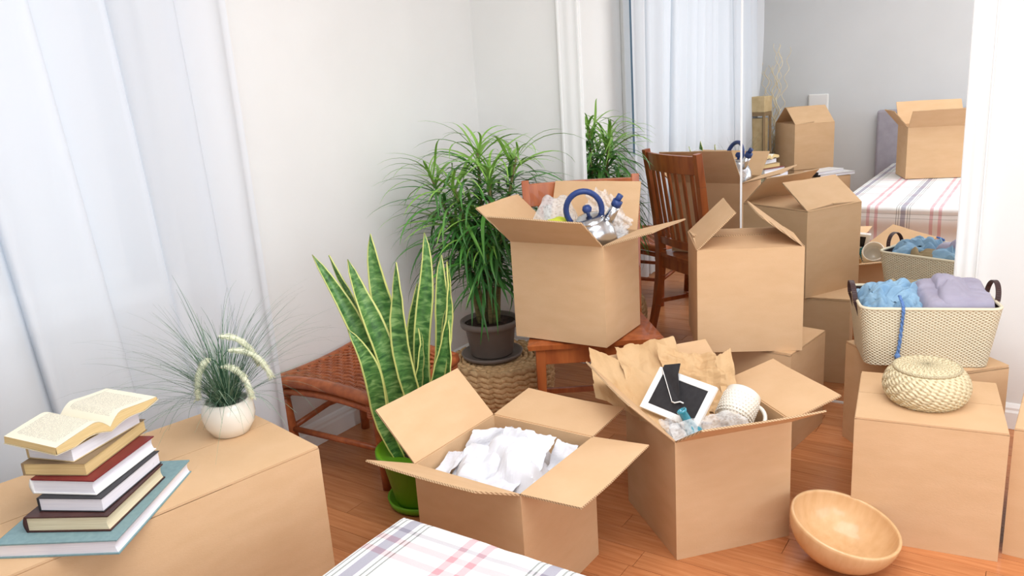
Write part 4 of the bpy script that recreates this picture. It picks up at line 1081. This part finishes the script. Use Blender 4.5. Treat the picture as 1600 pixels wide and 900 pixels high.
    s2 = thing('folded_shirt', 'grey lavender cotton shirt folded in the right half of the basket', 'shirt', at(.09, -.02, .12), yaw)
    garment('folded_cloth', s2, (.09, -.02), .112, .108, .050, .060, 'lavender', 97, .0035, 90, 7, (.35, 1.5), 15, (.002, .020), rot=-.25, ep=12)
    garment('collar_fold', s2, (.045, -.015), .060, .100, .072, .048, 'lavender', 98, .004, 60, 6, (.4, 1.4), 16, (-.006, .022), rot=1.2, ep=10)
    s3 = thing('blue_shirt', 'pale blue shirt lying at the back right of the basket', 'shirt', at(.07, .085, .12), yaw)
    garment('bunched_cloth', s3, (.07, .085), .105, .055, .055, .050, 'denim', 101, .016, 70, 3, (.6, 1.5), 22)
    s4 = thing('khaki_trousers', 'khaki trousers bunched at the back of the basket, seen in the mirror', 'trousers', at(-.03, .10, .11), yaw)
    garment('bunched_cloth', s4, (-.03, .10), .09, .04, .05, .052, 'khaki', 103, .018, 44, 3, (1, 1.4), 16)
build_basket()

# ------------------------------------------------------------------ round lidded basket
def build_round():
    t = thing('lidded_basket', 'small round coiled basket with a flat lid on the closed box', 'basket', (-.245, 2.405, .3755), .4)
    n, k = 150, 40
    def prof(f):
        a = -1.15 + f*2.25; return .058 + .055*math.cos(a*.98), .052 + .052*math.sin(a)/math.sin(1.15)
    m = MB(); vs = []; uvs = []
    for i in range(k+1):
        f = i/k; r, z = prof(f)
        for j in range(n+1):
            a = 2*math.pi*j/n; rr = r + .0022*math.sin(a*44 + i*1.05) * (1 if .03 < f < .97 else 0) + .0012*math.sin(i*2.4)
            vs.append(V(rr*math.cos(a), rr*math.sin(a), z)); uvs.append((a/(2*math.pi)*30+f*4, f*7))
    m.add(vs, [(i*(n+1)+j, i*(n+1)+j+1, (i+1)*(n+1)+j+1, (i+1)*(n+1)+j) for i in range(k) for j in range(n)], 0, uvs)
    m.add([V(prof(0)[0]*math.cos(a), prof(0)[0]*math.sin(a), 0) for a in [2*math.pi*q/40 for q in range(40)]], [tuple(range(40))])
    m.build('body', 'coil', t, smooth=True)
    m = MB(); vs = []; uvs = []; k2 = 36
    for i in range(k2+1):
        r = .086*i/k2
        for j in range(n+1):
            a = 2*math.pi*j/n; z = .107 + .006*(1-(r/.086)**2) + .0012*math.sin(i*1.9) + .0008*math.sin(a*40+i)
            vs.append(V(r*math.cos(a), r*math.sin(a), z)); uvs.append((a/(2*math.pi)*26, i/k2*9))
    m.add(vs, [(i*(n+1)+j, i*(n+1)+j+1, (i+1)*(n+1)+j+1, (i+1)*(n+1)+j) for i in range(k2) for j in range(n)], 0, uvs)
    b = len(m.v); m.tube([(.086*math.cos(2*math.pi*q/60), .086*math.sin(2*math.pi*q/60), .1045) for q in range(60)], .0042, 6, closed=True)
    m.build('lid', 'coil', t, smooth=True)
build_round()

# ------------------------------------------------------------------ wooden bowl
def build_bowl():
    c = V(-.411, 2.08, 0)
    t = thing('wooden_bowl', 'pale wooden bowl tilted on the floor in front of the boxes', 'bowl', c)
    rt = V(math.cos(R(34)), math.sin(R(34)), 0); bk = V(-math.sin(R(34)), math.cos(R(34)), 0)
    ax = (V(0,0,1) + rt*.20 - bk*.14).normalized(); t.rotation_euler = ax.to_track_quat('Z', 'Y').to_euler()
    Rr, th = .145, .009
    outer = []; inner = []
    for i in range(25):
        a = R(90)*i/24; r = Rr*math.sin(a)**.86; z = .118*(1-math.cos(a)**1.0); outer.append((max(r, .0005), z)); 
    for i in range(25):
        a = R(90)*i/24; r = (Rr-th)*math.sin(a)**.86; z = .010+.1085*(1-math.cos(a)); inner.append((max(r, .0005), z))
    prof = outer + [(Rr-.002, .1205), (Rr-th+.002, .1205)] + inner[::-1]
    m = MB(); m.lathe(prof, 64); o = m.build('shell', 'bowlwood', t, smooth=True)
    bpy.context.view_layer.update()
    mn = min((t.rotation_euler.to_matrix() @ v.co).z for v in o.data.vertices); t.location.z = -mn
build_bowl()

# ------------------------------------------------------------------ bed with plaid blanket
def build_bed():
    x0, x1, y0, y1, zt = -1.12, .30, YF+.09, 1.152, .447
    t = thing('bed', 'low bed covered with a white plaid blanket in the foreground', 'bed', ((x0+x1)/2, (y0+y1)/2, 0))
    cx, cy = (x0+x1)/2, (y0+y1)/2; hx, hy = (x1-x0)/2, (y1-y0)/2
    MB().box((0, 0, .14), (2*hx-.06, 2*hy-.04, .12)).build('bed_base', 'white_sheet', t, bevel=.01)
    for sx in (-1, 1):
        for sy in (-1, 1): MB().box((sx*(hx-.1), sy*(hy-.1), .04), (.05, .05, .08)).build('leg', 'chairwood', t)
    MB().box((0, 0, .315), (2*hx-.03, 2*hy-.02, .23)).build('mattress', 'white_sheet', t, bevel=.03)
    # blanket: cross section profile over the edges
    def prof(s, half, drop=.19, r=.028):   # s in [-1,1] arc length param -> (pos, dz)
        flat = half - r; arc = r*math.pi/2; tot = flat+arc+drop; d = abs(s)*tot; sg = 1 if s >= 0 else -1
        if d < flat: return sg*d, 0, sg*d
        if d < flat+arc: a = (d-flat)/r; return sg*(flat+r*math.sin(a)), -r*(1-math.cos(a)), sg*d
        return sg*(half + .006*math.sin(d*40)), -r-(d-flat-arc), sg*d
    m = MB(); nu, nv = 150, 210
    def fn(u, v):
        px, dzx, _ = prof(u*2-1, hx); py, dzy, _ = prof(v*2-1, hy); w = .0022*noise.noise(V(px*7, py*7, 2)) + .0015*noise.noise(V(px*22, py*5, 5))
        return (px, py, zt + min(dzx, dzy) + w)
    def uvf(u, v):
        _, _, a = prof(u*2-1, hx); _, _, b = prof(v*2-1, hy); return (a + hx, hy - b)
    m.grid(fn, nu, nv, 0, uvf); m.build('blanket', 'plaid', t, smooth=True)
    MB().box((-.05, -hy-.035, .45), (2*hx+.16, .06, .86)).build('headboard_and_shadow', 'headboard_and_shadow', t, bevel=.02)  # panel at the bed's head, also stands in for the box's wall shadow
build_bed()

# ------------------------------------------------------------------ things only the mirror shows
def build_mirror_only():
    # white booklets on the long box
    for i, (dx, dy, a, z, w, l, lab) in enumerate([(.21, .10, .25, .0, .15, .32, 'white booklet lying flat on the long box, lower of two, in the mirror'), (.15, .08, -.35, .0225, .14, .30, 'white booklet fanned on top of another on the long box, in the mirror')]):
        u = V(.55, -.835, 0); v = V(-.835, -.55, 0)
        p = V(-1.48-.83*.18, -.01-.555*.18, .4465+z) + u*dx - v*dy
        t = thing('booklet', lab, 'booklet', p, yJ+a*.4, 'booklets')
        MB().box((0, 0, .0105), (l-.006, w-.006, .019)).build('page_block', 'pages_white', t)
        MB().box((0, 0, .0005), (l, w, .001)).build('cover', 'white_cover', t); MB().box((0, 0, .0205), (l, w, .001)).build('cover', 'white_cover', t)
        MB().box((-l/2, 0, .0105), (.002, w, .021)).build('spine', 'black_cover', t)
    # curly twigs in a floor vase
    t = thing('twig_vase', 'tall pale curly twigs standing in a floor vase by the shaded wall', 'twigs', (-2.06, -.90+.02, 0))
    MB().lathe([(.001,0), (.06,0), (.075,.02), (.085,.14), (.07,.3), (.045,.38), (.05,.42), (.044,.42), (.04,.38), (.001,.36)], 32).build('vase', 'vase', t, smooth=True)
    rnd = random.Random(8)
    for i in range(11):
        dx, dy = rnd.uniform(-.13, .14), rnd.uniform(-.06, .06); h = rnd.uniform(.85, 1.13); ph = rnd.uniform(0, 6); f0 = rnd.uniform(5, 9); pts = []
        for q in range(41):
            f = q/40; pts.append((dx*f + .018*math.sin(f*f0*6+ph)*min(1, f*4), dy*f + .014*math.cos(f*f0*5+ph)*min(1, f*4), .37 + h*f))
        MB().tube(pts, lambda f: .0045-.0022*f, 5).build('twig', 'twig', t, smooth=True)
    # slender slatted floor lantern in the corner by the curtain
    t = thing('floor_lantern', 'tall slender bamboo floor lantern in the corner beside the curtain', 'lantern', (-2.11, -.60, 0), R(12))
    MB().box((0,0,.02), (.19,.15,.04)).build('base', 'lampwood', t, bevel=.004)
    for sx in (-1, 1):
        for sy in (-1, 1): MB().beam((sx*.08, sy*.06, .04), (sx*.07, sy*.052, .92), .02, .02).build('post', 'lampdark', t)
    MB().box((0,0,.46), (.118,.085,.82)).build('shade', 'lampwood', t)
    MB().box((0,0,.905), (.16,.125,.03)).build('cross_band', 'lampdark', t); MB().box((0,0,.985), (.165,.13,.13)).build('top_block', 'lampwood', t, bevel=.006)
    # white rounded panel against the shaded wall
    t = thing('white_panel', 'white rounded panel leaning on the shaded wall behind the gabled box', 'panel', (-1.735, YF+.016, 0))
    MB().box((0, 0, .515), (.17, .022, 1.03)).build('board', 'white_cover', t, bevel=.01); MB().box((0, .012, .515), (.14, .003, 1.0)).build('face_inlay', 'white_sheet', t)
build_mirror_only()
